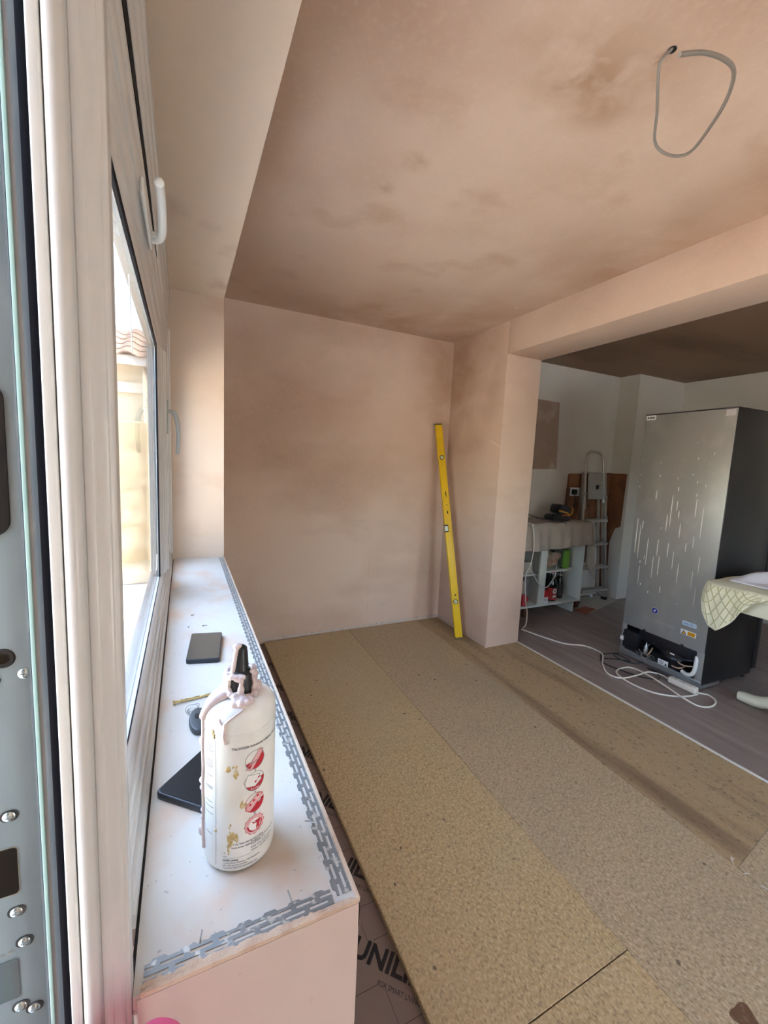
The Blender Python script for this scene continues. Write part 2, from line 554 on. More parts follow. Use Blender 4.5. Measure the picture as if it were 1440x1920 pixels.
g = .0006
e0 = lambda y: .524 - .003*(y-.72)
s1 = lambda y: 1.104 + .0235*y
s2 = lambda y: 1.686 + .0435*y
yc = .612
sheet([(e0(Y0+.01), Y0+.01), (s1(Y0)-g, Y0+.01), (s1(yc)-g, yc-.0015), (e0(yc), yc-.012)], board_m)
sheet([(e0(yc), yc-.009), (s1(yc)-g, yc+.0015), (s1(1.99)-g, 1.9940), (e0(1.99), 1.9772)], board_m)
sheet([(e0(1.98), 1.978), (s1(1.99)-g, 1.9945), (s1(3)-g, 3.004), (e0(3), 2.978)], board_m)
sheet([(s1(Y0)+g, Y0+.01), (s2(Y0)-g, Y0+.01), (s2(.2)-g, .2), (s1(.2)+g, .2)], board_grey)
sheet([(s1(.2)+g, .2012), (s2(.2)-g, .2012), (s2(3)-g, 3.004), (s1(3)+g, 3.004)], board_grey)
sheet([(s2(Y0)+g, Y0+.01), (2.323, Y0+.01), (2.323, .70), (s2(.62)+g, .62)], board_grey)
sheet([(s2(.62)+g, .6210), (2.323, .7010), (2.323, PIL-.004), (2.016, PIL-.004), (2.012, 3.004), (s2(3)+g, 3.004)], board_dirty)
# raw cut edge of the first row, slightly rough
mb = MB()
ys = [Y0+.02 + i*.02 for i in range(int((2.97-Y0)/.02))]
for i in range(len(ys)-1):
    a = e0(ys[i]) - .0015 - .0022*random.random()
    mb.box((a, ys[i], -.0172), (e0(ys[i])+.0005, ys[i]+.0195, -.0004 - .001*random.random()))
mb.build('raw_board_edge', board_edge, floor)
# white strip where the two floors meet
struct(MB().box((2.3245, Y0+.01, -.02), (2.3385, PIL-.004, .0035)), 'trim_2', white_strip, bevel=.001)
# dark stain on the second sheet
mb = MB()
pts = [(1.251+.030*math.cos(a)*(1+.25*math.sin(3*a)), .395+.03*math.sin(a)*(1+.3*math.cos(2*a))) for a in [i*math.pi/12 for i in range(24)]]
mb.prism(pts, .0001, .0005, lambda a, b, h: (a, b, h))
mb.build('stain', mk('floor_stain', (0.15, 0.075, 0.04), .5, layers=[((0.25, 0.17, 0.11), (60, 60, 60), 3, .5, .7, .6)]), floor)
# splintered chips near the cross joint
mb = MB()
for (x, y, l, a) in [(1.708, .627, .05, .6), (1.70, .60, .03, -.4), (1.705, .56, .035, -1.2), (1.722, .64, .025, .2)]:
    c, s = math.cos(a), math.sin(a)
    mb.prism([(x, y), (x+l*c, y+l*s), (x+l*c*.6-.004*s, y+l*s*.6+.006)], .0002, .0012, lambda p, q, h: (p, q, h))
mb.build('splinter', mk('splinter_pale', (.62, .58, .5), .7), floor)['kind'] = 'stuff'

# underlay sheet with print
under = MB().box((EDGE+.002, Y0+.01, -.0205), (2.30, 3.003, -.0178)).build('underlay_sheet', underlay_m)
tag(under, 'brown printed underlay showing between the plastered box and the chipboard sheets', 'underlay')
zt = -.0176
c45, s45 = math.cos(math.radians(-46.5)), math.sin(math.radians(-46.5))
for k in range(-3, 8):
    ax, ay = 0.401 + .008*k, 0.925 + .2935*k
    vs, fs = text_geo('UNILIN', .0735, bold=.0024)
    vs = [(ax + x*.92*c45 - y*s45, ay + x*.92*s45 + y*c45, zt) for x, y, _ in vs]
    if max(v[1] for v in vs) < 3.0 and min(v[1] for v in vs) > -1.6:
        MB().add(vs, fs).build('lettering', ink, under, fixn=False)['kind'] = 'stuff'
    vs, fs = text_geo('FOR SMART LIVING', .0175)
    bx, by = ax + .094*c45 + .034*s45, ay + .094*s45 - .034*c45
    vs = [(bx + x*.78*c45 - y*s45, by + x*.78*s45 + y*c45, zt) for x, y, _ in vs]
    if max(v[1] for v in vs) < 3.0 and min(v[1] for v in vs) > -1.6:
        MB().add(vs, fs).build('small_lettering', ink, under, fixn=False)['kind'] = 'stuff'
mb = MB()
for k in range(-6, 22):
    y = .930 + .0975*k
    if -1.4 < y < 2.98:
        x0, x1 = (.17, .446) if k % 3 == 2 else ((.475, .56) if k % 3 == 0 else (.17, .56))
        mb.box((x0, y-.0007, zt-.0003), (x1, y+.0007, zt))
for k in range(-4, 7):
    y = .816 + .2935*k
    for x in (.2635, .361, .4585):
        if -1.4 < y-.07 and y+.17 < 2.98:
            mb.box((x-.0006, y-.075, zt-.0003), (x+.0006, y, zt))
            mb.box((x-.0006, y+.12, zt-.0003), (x+.0006, y+.165, zt))
mb.build('printed_grid', line_ink, under)['kind'] = 'stuff'

# back room floor of laminate planks
floor2 = struct(MB().box((2.337, Y0, -.30), (RX, 3.05, -.012)), 'floor_back_room', mk('floor_joint_dark', (.05, .04, .035), .8))
meshes = {}
pw = .1905
i = 0
x = 2.340
while x < RX-.02:
    x1 = min(x+pw, RX)
    off = [0, .62, .31, .85][i % 4]
    y = Y0 + .005 - off
    while y < 3.04:
        a, b = max(y, Y0+.005), min(y+1.26, 3.045)
        if b-a > .02:
            mb = MB().box((x+.0006, a+.0008, -.012), (x1-.0006, b-.0008, 0.0 if True else 0))
            o = mb.build('plank', plank_m, floor2, bevel=.0008, seg=1)
        y += 1.26
    x += pw
    i += 1

# walls -------------------------------------------------------------
struct(MB().box((-.125, BACK, -.30), (2.02, BACK+.2, CEIL+.2)), 'wall_back', plaster)
# plasterboard joint and base gap of the back wall
wb = MB()
wb.prism([(EDGE, 0.0), (RWALL, 0.012), (RWALL, .026), (EDGE, .010)], BACK-.004, BACK-.0005, lambda a, b, h: (a, h, b))
wb = struct(wb, 'baseboard_back', mk('bare_base_strip', (.62, .55, .48), .8, layers=[((.42, .33, .27), (30, 30, 60), 3, .5, .7, .7)]))
mb = MB()
for (a, z) in [(.66, .012), (1.04, .014), (1.42, .018), (1.47, .019), (1.80, .022), (1.99, .03)]:
    mb.lathe([(.0035, 0), (.0035, .001)], (a, BACK-.0052, z), 8, 'y')
mb.build('screw_hole', ink, wb)['kind'] = 'stuff'

MB().box((1.3325, BACK-.0007, .03), (1.3365, BACK+.001, CEIL-.002)).build('board_joint', plaster, bpy.data.objects['wall_back'], bevel=.0004)
# right wall with pillar, beam and the opening
pil = MB()
pil.box((RWALL, PIL, -.02), (RW2, BACK+.2, CEIL))
struct(pil, 'wall_right', plaster, bevel=.003)
mb = MB().box((RWALL, Y0, BEAM), (RW2, PIL-.0002, CEIL))
struct(mb, 'trim_beam', plaster, bevel=.003)
mb = MB().box((RWALL, Y0-.2, -.3), (RW2, -1.15, CEIL))
struct(mb, 'wall_right_near', plaster)
mb = MB().box((-.32, Y0-.2, -.3), (1.20, Y0, CEIL)).box((1.98, Y0-.2, -.3), (2.65, Y0, CEIL)).box((3.75, Y0-.2, -.3), (RX+.2, Y0, CEIL))
mb.box((2.65, Y0-.2, -.3), (3.75, Y0, .90)).box((2.65, Y0-.2, 2.10), (3.75, Y0, CEIL))
mb.box((1.20, Y0-.2, -.3), (1.98, Y0, .02)).box((1.20, Y0-.2, 2.12), (1.98, Y0, CEIL))
struct(mb, 'wall_near', plaster)
mb = MB()
for x in (1.20, 1.92):
    mb.box((x, Y0-.09, .02), (x+.06, Y0-.03, 2.12))
mb.box((1.26, Y0-.09, .02), (1.92, Y0-.03, .08)).box((1.26, Y0-.09, 2.06), (1.92, Y0-.03, 2.12))
pd = struct(mb, 'added_fill_door', upvc)  # unseen glazed door, added to let in fill light from behind the camera
MB().box((1.26, Y0-.064, .08), (1.92, Y0-.060, 2.06)).build('pane', glass_pane, pd)
mb = MB().box((2.65, Y0-.09, .90), (2.71, Y0-.03, 2.10)).box((3.69, Y0-.09, .90), (3.75, Y0-.03, 2.10))
mb.box((2.71, Y0-.09, .90), (3.69, Y0-.03, .96)).box((2.71, Y0-.09, 2.04), (3.69, Y0-.03, 2.10))
pd = struct(mb, 'added_fill_window', upvc)  # unseen window, added to brighten the back room
MB().box((2.71, Y0-.064, .96), (3.69, Y0-.060, 2.04)).build('pane', glass_pane, pd)
# ceilings
struct(MB().box((-.14, Y0-.2, CEIL), (2.18, BACK+.2, CEIL+.15)), 'ceiling', plaster_ceiling)
struct(MB().box((2.18, Y0-.2, CEIL+.0005), (RX+.2, 3.4, CEIL+.15)), 'ceiling_back_room', wet_plaster)
MB().prism([(2.474, 1.533), (2.352, 1.490), (2.353, 1.484), (2.47, 1.526)], RWALL-.0006, RWALL+.0003, lambda a, b, h: (h, a, b)).build(
    'filler_streak', mk('filler_white', (.80, .72, .62), .8), bpy.data.objects['wall_right'])
MB().prism([(1.900, 2.150), (1.906, 2.150), (1.908, 2.182), (1.903, 2.182)], CEIL-.0008, CEIL+.0005, lambda a, b, h: (a, b, h)).build(
    'filler_fleck', MATS['filler_white'], bpy.data.objects['ceiling'])
# window wall: below the sill, beyond the reveal, above the soffit, near the door
mb = MB()
mb.prism([(WIN+.006, NEAR), (EDGE, NEAR), (EDGE, REV), (-.125, REV), (-.125, NEAR+.06), (WIN+.006, NEAR+.06)], -.30, SILL-.018, lambda a, b, h: (a, b, h))
wl = struct(mb, 'wall_window_lower', plaster_box)
MB().box((WIN+.006, NEAR-.0007, SILL-.03), (EDGE+.0006, NEAR+.0009, SILL-.0034)).build('plaster_skin', plaster_box, wl)
MB().box((EDGE-.0008, NEAR-.0007, SILL-.03), (EDGE+.0007, REV-.001, SILL-.0034)).build('plaster_skin', plaster_box, wl)
struct(MB().box((-.125, REV, -.30), (EDGE, BACK, CEIL)), 'wall_window_far', plaster_reveal)
struct(MB().box((-.14, Y0, SOFF), (EDGE, REV-.0002, CEIL)), 'wall_window_upper', mk('plaster_soffit_lightened', (0.74, 0.58, 0.44), .7, layers=[(PINK_D, (6, 4, 5), 5, .56, .78, .6), (PINK_L, (4, 4, 3), 4, .45, .75, .6)], bump=(25, 5, .12), spec=.35))  # lighter copy of the plaster, brightness put into the dim soffit's colour
struct(MB().box((-.30, Y0, -.30), (EDGE, -1.02, SOFF-.0002)), 'wall_window_near', plaster_reveal)
struct(MB().box((-.18, -.70, -.30), (-.15, .305, SOFF-.0002)), 'wall_window_shade_block', plaster_reveal)  # unseen wall added to shade the door stile from sideways light
# back room walls
struct(MB().box((RW2, 3.05, -.30), (4.16, 3.30, CEIL)), 'wall_back_room_rear', white_wall)
mb = MB().box((4.16, 2.835, -.30), (RX+.2, 3.30, CEIL))
struct(mb, 'wall_back_room_breast', white_wall)
struct(MB().box((RX, Y0, -.30), (RX+.2, 2.8345, CEIL)), 'wall_back_room_right', white_wall)
# stripped brown area behind the ladder, irregular outline, and the bare rectangle
o = MB().prism([(3.50, .80), (3.52, 1.31), (4.158, 1.34), (4.158, .10), (4.10, .06), (4.08, .30), (4.06, .62), (4.00, .80), (3.9, .84), (3.8, .80), (3.65, .83)],
               3.046, 3.0495, lambda a, b, h: (a, h, b)).build('stripped_patch', brown_wall, bpy.data.objects['wall_back_room_rear'])
o = MB().prism([(2.87, .78), (2.86, 1.335), (3.048, 1.335), (3.048, .02), (2.99, .03), (2.97, .35), (2.98, .6), (2.93, .75)],
               4.1565, 4.1595, lambda a, b, h: (h, a, b)).build('stripped_patch', brown_wall, bpy.data.objects['wall_back_room_breast'])
o = MB().prism([(2.98, 1.34), (3.345, 1.352), (3.31, 1.995), (2.98, 2.0)], 3.046, 3.0495, lambda a, b, h: (a, h, b)).build(
    'bare_plaster_patch', bare_patch, bpy.data.objects['wall_back_room_rear'])

# sill board (white) with thin dark gap to the frame
sill = struct(MB().box((WIN+.0025, NEAR+.001, SILL-.018), (EDGE-.001, REV-.0005, SILL)), 'trim_1', sill_white)
mb = MB().box((EDGE-.0035, NEAR, SILL-.02), (EDGE+.001, REV-.0005, SILL+.0028))
mb.box((WIN+.008, NEAR-.0008, SILL-.0035), (EDGE+.0005, NEAR+.0035, SILL+.0016))
mb.build('plaster_nosing', cream_edge, sill, bevel=.0012)
mb = MB()
random.seed(5)
for i in range(110):     # ragged plaster smeared over the near bead
    a = WIN+.012 + random.random()*.185
    mb.ball((a, NEAR+.0015+random.random()*.005*(1.2-(a-WIN)*4.5), SILL+.0008), (.003+.007*random.random(), .0015+.0025*random.random(), .0013), 8, 5)
mb.build('plaster_smear', cream_edge, sill, smooth=True)['kind'] = 'stuff'
MB().box((WIN-.0005, NEAR+.001, SILL-.017), (WIN+.0024, REV-.0006, SILL-.0015)).build('dark_joint', ink, sill)


# perforated corner beads
def bead(name, label, L, fn, skip=()):
    """flange: u along, v across 0..22 mm; raised 0.6 mm."""
    mb = MB()
    p = .025
    n = int(L/p)
    z0, z1 = .0002, .0009

    def bx(u0, u1, v0, v1):
        mb.prism([(u0, v0), (u1, v0), (u1, v1), (u0, v1)], z0, z1, lambda a, b, h: fn(a, b, h))
    bx(0, L, .0035, .0065)                 # inner rail
    for i in range(n):
        u = i*p
        bx(u, u+.0055, .0065, .0092)           # ribs between first slots
        bx(u, u+p, .0092, .0125)               # centre rail
        bx(u+.0125, u+.018, .0125, .0152)       # staggered ribs
        # outer rail, toothed
        mb.prism([(u, .0152), (u+p, .0152), (u+p, .0178), (u+.021, .0178), (u+.0185, .0202), (u+.0085, .0202), (u+.006, .0178), (u, .0178)],
                 z0, z1, lambda a, b, h: fn(a, b, h))
    o = mb.build(name, galv)
    return tag(o, label, 'corner bead')


bead('corner_bead', 'long perforated galvanised corner bead along the room edge of the white sill', 1.66,
     lambda u, v, h: (EDGE-.0005-v*1.15, NEAR+.012+u, SILL+h))
bead('corner_bead', 'short perforated galvanised corner bead across the near end of the white sill', .176,
     lambda u, v, h: (EDGE-.026-u, NEAR+.0022+v*1.12, SILL+h))
# bent nails holding the beads
for (x, y, dx, dy, lab) in [(.098, NEAR+.024, -.002, .010, 'small nail stub sticking up from the near corner bead'),
                            (.147, .47, -.012, .002, 'small nail stub beside the long corner bead near the sill corner'),
                            (.010, NEAR+.022, .002, .007, 'small nail stub in the near bead close to the window frame')]:
    tag(MB().tube([(x, y, SILL+.001), (x+dx*.4, y+dy*.4, SILL+.004), (x+dx, y+dy, SILL+.006)], .0008, 6).build('nail', zinc), lab, 'nail')

# ------------------------------------------------------------------ window_1
win = thing('window_1', 'white plastic window with one large pane, side casement and two lever handles', 'window', (0, 0, 0))
win['kind'] = 'structure'


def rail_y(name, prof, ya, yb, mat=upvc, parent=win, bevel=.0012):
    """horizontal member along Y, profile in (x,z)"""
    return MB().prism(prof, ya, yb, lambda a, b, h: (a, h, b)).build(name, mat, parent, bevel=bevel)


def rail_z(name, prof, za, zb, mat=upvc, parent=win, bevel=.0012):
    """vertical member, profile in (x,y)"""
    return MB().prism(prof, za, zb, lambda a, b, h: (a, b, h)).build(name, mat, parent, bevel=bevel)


FB = SILL+.001
FT = SOFF-.001
WY0, WY1 = .419, REV-.001
OX = -.112
# outer frame with stepped profiles
rail_y('frame_top', [(-.046, FT), (-.0455, 1.955), (-.0495, 1.949), (-.0495, 1.943), (-.0480, 1.938), (-.0490, 1.905), (-.0525, 1.899), (-.0525, 1.893), (-.0510, 1.888), (-.0520, 1.842), (-.070, 1.836), (OX, 1.836), (OX, FT)], WY0, WY1)
rail_y('frame_bottom', [(-.046, FB), (-.046, .884), (-.049, .887), (-.049, .892), (-.054, .895), (-.066, .900), (OX, .900), (OX, FB)], WY0, WY1)
rail_z('frame_jamb', [(-.046, WY1), (-.046, 2.012), (-.050, 2.008), (-.052, 1.985), (-.066, 1.980), (OX, 1.980), (OX, WY1)], .900, 1.836)
rail_z('frame_jamb', [(-.048, .39), (-.048, .408), (-.056, .412), (-.066, .418), (OX, .418), (OX, .39)], SILL+.002, SOFF-.002)
# dark opening slot above the main sash
MB().prism([(.46, 1.798), (1.22, 1.800), (1.22, 1.806), (1.0, 1.832), (.46, 1.840)], -.100, -.0535, lambda a, b, h: (h, a, b)).build('dark_gap', gasket, win)
rail_y('frame_filler', [(-.0525, 1.7985), (-.0525, 1.840), (-.09, 1.840), (-.09, 1.7985)], 1.222, 1.978)
# main sash
sash = rail_y('sash_rail', [(-.054, 1.797), (-.0535, 1.775), (-.057, 1.770), (-.0575, 1.764), (-.0555, 1.760), (-.0565, 1.728), (-.0610, 1.724), (-.0615, 1.718), (-.0600, 1.713), (-.0620, 1.692), (-.0665, 1.686), (-.0665, 1.680), (-.0655, 1.676), (-.0670, 1.660), (-.0705, 1.652), (-.095, 1.652), (-.095, 1.797)], .4195, 1.978)
rail_y('sash_rail', [(-.052, .9005), (-.0515, .911), (-.0560, .913), (-.0565, .916), (-.0550, .918), (-.0570, .926), (-.0615, .928), (-.0618, .931), (-.0605, .933), (-.0630, .940), (-.0690, .946), (-.095, .946), (-.095, .9005)], .4195, 1.978)
rail_z('sash_stile', [(-.052, 1.535), (-.052, 1.522), (-.055, 1.518), (-.057, 1.500), (-.061, 1.495), (-.063, 1.482), (-.067, 1.476), (-.069, 1.468), (-.095, 1.468), (-.095, 1.535)], .946, 1.652)
rail_z('mullion', [(-.048, 1.62), (-.048, 1.550), (-.052, 1.545), (-.09, 1.545), (-.09, 1.62)], .946, 1.652)
rail_z('sash_stile', [(-.056, 1.978), (-.056, 1.94), (-.062, 1.93), (-.07, 1.92), (-.09, 1.92), (-.09, 1.978)], .946, 1.652)
rail_z('sash_stile', [(-.064, .419), (-.066, .428), (-.070, .436), (-.09, .436), (-.09, .419)], .946, 1.652)
# gaskets
MB().box((-.0735, .437, 1.640), (-.0690, 1.468, 1.6535)).build('glazing_gasket', gasket, win)
MB().box((-.0735, 1.452, .946), (-.0690, 1.4685, 1.652)).build('glazing_gasket', gasket, win)
MB().box((-.0715, .437, .9455), (-.0700, 1.468, .9475)).build('glazing_gasket', gasket, win)
# panes
MB().box((-.0785, .432, .944), (-.0745, 1.472, 1.656)).build('pane', glass_pane, win)
MB().box((-.0785, 1.615, .944), (-.0745, 1.925, 1.656)).build('pane', glass_pane, win)
# smears of dried sealant on the pane
mb = MB()
for pts in [[(.80, 1.605), (.81, 1.57), (.805, 1.54), (.82, 1.515), (.815, 1.49)], [(1.36, .99), (1.38, 1.00), (1.385, 1.012), (1.40, 1.03)]]:
    mb.tube(smooth_path([(-.0742, a, b) for a, b in pts], 5), .0009, 6)
mb.build('dried_smear', smear_m, win, smooth=True)


# handles: base plate, neck and curved lever
def lever(name, base, neckpath, leverpath, radii, mat):
    h = MB().box(*base).build(name, mat, win, bevel=.003, seg=3)
    MB().tube(smooth_path(neckpath, 6), .0058, 12).build('neck', mat, h, smooth=True)
    pth = smooth_path(leverpath, 6)
    rr = [radii[0] + (radii[1]-radii[0])*i/(len(pth)-1) for i in range(len(pth))]
    mb = MB().tube(pth, rr, 12)
    mb.ball(pth[-1], rr[-1]*1.12, 12, 8)
    mb.build('lever', mat, h, smooth=True)
    return h


lever('window_handle', ((-.0568, .79, 1.722), (-.0508, .99, 1.748)),
      [(-.052, .952, 1.737), (-.045, .95, 1.735), (-.038, .945, 1.733)],
      [(-.052, .972, 1.737), (-.043, .966, 1.735), (-.036, .948, 1.732), (-.0315, .920, 1.730), (-.0295, .88, 1.729), (-.028, .82, 1.727), (-.0275, .765, 1.722), (-.028, .735, 1.716)], (.0088, .0062), handle_white)
lever('window_handle', ((-.0485, 1.572, 1.395), (-.0435, 1.598, 1.505)),
      [(-.045, 1.585, 1.468), (-.036, 1.585, 1.470), (-.028, 1.585, 1.466)],
      [(-.030, 1.585, 1.470), (-.0215, 1.585, 1.452), (-.0165, 1.585, 1.42), (-.0155, 1.585, 1.38), (-.0185, 1.585, 1.335)], (.0078, .006), handle_grey)

# ------------------------------------------------------------------ door_1 : open door leaf beside the camera
door = thing('door_1', 'open white plastic glazed door leaf at the left edge beside the window', 'door', (0, 0, 0))
door['kind'] = 'structure'
prof = [(-.0440, .376), (-.0440, .3605), (-.0452, .3590), (-.0475, .3588), (-.0482, .3570), (-.0520, .3562), (-.0560, .3566), (-.0566, .3552),
        (-.0590, .3545), (-.0625, .3548), (-.0632, .3565), (-.0640, .3562)]
for k in range(9):
    a = math.pi*k/8
    prof.append((-.0702+.0060*math.cos(a), .3555-.0058*math.sin(a)))
prof += [(-.0768, .3570), (-.0772, .3550), (-.0785, .3535), (-.0835, .3538), (-.0842, .3550), (-.0842, .376)]
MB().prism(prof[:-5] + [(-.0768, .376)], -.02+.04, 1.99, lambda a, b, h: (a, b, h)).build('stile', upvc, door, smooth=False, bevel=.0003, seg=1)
MB().prism([(-.0770, .376), (-.0770, .3552), (-.0785, .3535), (-.0833, .3532), (-.0842, .3545), (-.0842, .376)], .03, 1.98, lambda a, b, h: (a, b, h)).build('glazing_bead', upvc_bead, door, bevel=.0006)
MB().box((-.0895, .3565, .05), (-.0844, .376, 1.96)).build('glazing_gasket', gasket, door, bevel=.0008)
MB().box((-.0935, .3600, .05), (-.0897, .3745, 1.96)).build('edge_sealant', slate, door)
MB().box((-.0962, .3615, .05), (-.0937, .3745, 1.96)).build('spacer_bar', spacer, door)
MB().box((-.0990, .3605, .05), (-.0964, .3745, 1.96)).build('glass_edge', teal, door, bevel=.0006)
MB().box((-.1003, .3606, .05), (-.0991, .3745, 1.96)).build('dark_seal', slate, door)  # thin dark slate line beside the glass edge
MB().box((-.80, .3630, .05), (-.1004, .3670, 1.96)).build('pane', glass_pane, door)
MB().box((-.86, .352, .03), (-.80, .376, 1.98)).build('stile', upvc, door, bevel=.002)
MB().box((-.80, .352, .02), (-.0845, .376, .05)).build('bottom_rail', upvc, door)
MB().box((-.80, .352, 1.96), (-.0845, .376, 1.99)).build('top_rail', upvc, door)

# galvanised steel panel standing outside the glass
sp = thing('steel_panel', 'galvanised steel panel with screws and black cut-outs behind the door glass', 'steel panel', (-.45, .38, 0))
L = lambda p: (p[0]+.45, p[1]-.38, p[2])
MB().box((-.80, .3800, .0), (-.1005, .3870, 1.92)).xf(L).build('sheet', steel, sp, bevel=.0008)
yf = .3798


def rrect(x0, x1, z0, z1, r, n=6):
    out = []
    for (cx, cz, a0) in [(x1-r, z1-r, 0), (x0+r, z1-r, 90), (x0+r, z0+r, 180), (x1-r, z0+r, 270)]:
        for k in range(n+1):
            a = math.radians(a0+90*k/n)
            out.append((cx+r*math.cos(a), cz+r*math.sin(a)))
    return out


yxz = lambda a, b, h: L((a, h, b))
MB().prism(rrect(-0.1548, -0.1112, 1.2662, 1.3741, 0.012), yf-.002, yf, yxz).build('black_slot', steel_dark, sp, bevel=.0006)
MB().prism(rrect(-0.1548, -0.1191, 0.9839, 1.0233, 0.003), yf-.0006, yf, yxz).build('black_opening', mk('void_black', (.003, .003, .003), 1.0, spec=0.0), sp)
MB().prism(rrect(-0.1557, -0.1184, 0.9825, 1.0247, 0.004), yf-.0003, yf, yxz).build('opening_rim', screw_mat, sp)
MB().prism(rrect(-0.1407, -0.1224, 0.8910, 0.9267, 0.002), yf-.0006, yf, yxz).build('window_cutout', mk('smoky_plate', (.20, .25, .28), .12, metal=.8), sp)
MB().lathe([(.0075, 0), (.0065, -.0012), (.0045, -.0012), (.0043, .0)], L((-0.1205, yf, 1.1762)), 20, 'y').build('rubber_plug', steel_dark, sp, smooth=True)
MB().lathe([(.0030, 0), (.0026, -.001)], L((-0.1252, yf, 1.1602)), 12, 'y').build('rubber_plug', steel_dark, sp, smooth=True)


def pscrew(x, z, slot=0.0):
    p0 = L((x, yf, z))
    if slot:
        MB().prism([(a+x, b+z) for a, b in rrect(-.0058, .0058, -.0046, .0046, .0044)], yf-.0004, yf, yxz).xf(lambda q: q).build('screw_slot', ink, sp)
    s = MB().lathe([(.0042, 0), (.0040, -.0012), (.0028, -.0020), (.0, -.0022)], p0, 20, 'y').build('screw', screw_mat, sp, smooth=True)
    mb = MB()
    mb.box((p0[0]-.0022, p0[1]-.0026, p0[2]-.0005), (p0[0]+.0022, p0[1]-.0020, p0[2]+.0005))
    mb.box((p0[0]-.0005, p0[1]-.0026, p0[2]-.0022), (p0[0]+.0005, p0[1]-.0020, p0[2]+.0022))
    mb.build('screw_cross', zinc, s)


pscrew(-0.1083, 1.1630)
for (x, z) in [(-0.1224, 1.0505), (-0.1215, 0.9679), (-0.1177, 0.9393), (-0.1224, 0.8821), (-0.1140, 0.8760)]:
    pscrew(x, z, 1)
mb = MB()
for k in range(5):
    mb.box(L((-.150+.0055*k, yf-.0006, .931+.0006*k)), L((-.1465+.0055*k, yf, .9322+.0006*k)))
mb.build('scratch_mark', screw_mat, sp)

# ------------------------------------------------------------------ squeeze bottle
BC = (.0565, .4765)
BR = .0395
bt = thing('glue_bottle', 'white squeeze bottle of adhesive with red emblems and dripping pinkish glue', 'bottle', (BC[0], BC[1], SILL))
BH = .187
prof = [(0.001, .0012), (.030, .0010), (.0355, .0016), (.0385, .005), (BR, .010), (BR, .172), (.0393, .178)]
for k in range(1, 9):
    a = math.radians(90*k/8)
    prof.append((.0393-.019+.019*math.cos(a), .178+.0175*math.sin(a)))
prof += [(.0175, .1965), (.0160, .1985), (.0150, .1995)]
MB().lathe(prof, (0, 0, 0), 64).build('body', bottle_white, bt, smooth=True)
MB().lathe([(BR+.0001, .1665), (BR+.0004, .1668), (BR+.0004, .1673), (BR+.0001, .1676)], (0, 0, 0), 64).build('shoulder_seam', label_white, bt, smooth=True)
cap = MB().lathe([(.0150, .1975), (.0160, .1985), (.0158, .2160), (.0145, .2195), (.0100, .2215), (.0090, .223), (.0080, .240), (.0070, .2475), (.0050, .2495), (.001, .2500)], (0, 0, 0), 28).build('nozzle_cap', black_pl, bt, smooth=True)
mb = MB()
for k in range(24):
    a = 2*math.pi*k/24
    mb.tube([(.0158*math.cos(a), .0158*math.sin(a), .200), (.0158*math.cos(a), .0158*math.sin(a), .2155)], .0006, 5)
mb.build('grip_rib', black_pl, cap)['kind'] = 'stuff'
TH0 = math.atan2(-BC[1], -BC[0])     # direction from the bottle to the camera


def cyl(du, z, e=.00025):            # du metres along the surface, to the right as seen
    a = TH0 + du/BR
    return ((BR+e)*math.cos(a), (BR+e)*math.sin(a), z)


# dripping glue : one blended lump
def remesh(mb, name, mat, parent, vox):
    o = mb.build(name, mat, parent, fixn=True)
    md = o.modifiers.new('r', 'REMESH')
    md.mode = 'VOXEL'
    md.voxel_size = vox
    s = o.modifiers.new('s', 'SMOOTH')
    s.factor = .5
    s.iterations = 3
    dg = bpy.context.evaluated_depsgraph_get()
    me = bpy.data.meshes.new_from_object(o.evaluated_get(dg))
    o.modifiers.clear()
    old = o.data
    o.data = me
    bpy.data.meshes.remove(old)
    me.polygons.foreach_set('use_smooth', [True]*len(me.polygons))
    if not me.materials:
        me.materials.append(mat)
    return o


def pol(ang, r, z):
    a = TH0 + math.radians(ang)
    return (r*math.cos(a), r*math.sin(a), z)


random.seed(11)
mb = MB()
for k in range(34):     # collar of lumps round the neck
    a = random.uniform(-115, 105)
    mb.ball(pol(a, .0172+random.uniform(-.001, .0035), .1975+random.uniform(0, .003)), random.uniform(.0028, .0048), 8, 6)
for k in range(34):     # blob spreading towards the viewer on the shoulder
    mb.ball(pol(random.uniform(-16, 26), .0185+random.uniform(0, .0125), .1970-random.uniform(0, .002)), random.uniform(.0030, .0052), 8, 6)
for k in range(22):     # smear on the upper rim of the cap
    a = random.uniform(-160, 160)
    mb.ball(pol(a, .0135+random.uniform(0, .0022), .2180+random.uniform(-.0015, .0020)), (.0044, .0044, .0030), 8, 6)
for (a, z0, z1) in [(-72, .218, .200), (-58, .218, .200), (-46, .217, .202), (2, .2165, .205), (58, .217, .200), (70, .217, .200), (84, .217, .200), (-95, .218, .200)]:
    pts = [pol(a+random.uniform(-4, 4), .0166, z0+(z1-z0)*t/5) for t in range(6)]
    mb.tube(pts, [.0028, .0026, .0025, .0025, .0028, .0034], 8)
mb.ball(pol(2, .0178, .206), (.0040, .0040, .0052), 10, 8)
for k in range(10):      # along the nozzle
    t = k/9
    mb.ball(pol(-62+24*t, .0092-.0030*t, .2205+.027*t), .0036-.0006*t, 8, 6)
mb.ball(pol(-60, .004, .2500), (.0056, .0050, .0034), 8, 6)
mb.ball(pol(95, .0165, .214), .0040, 8, 6)
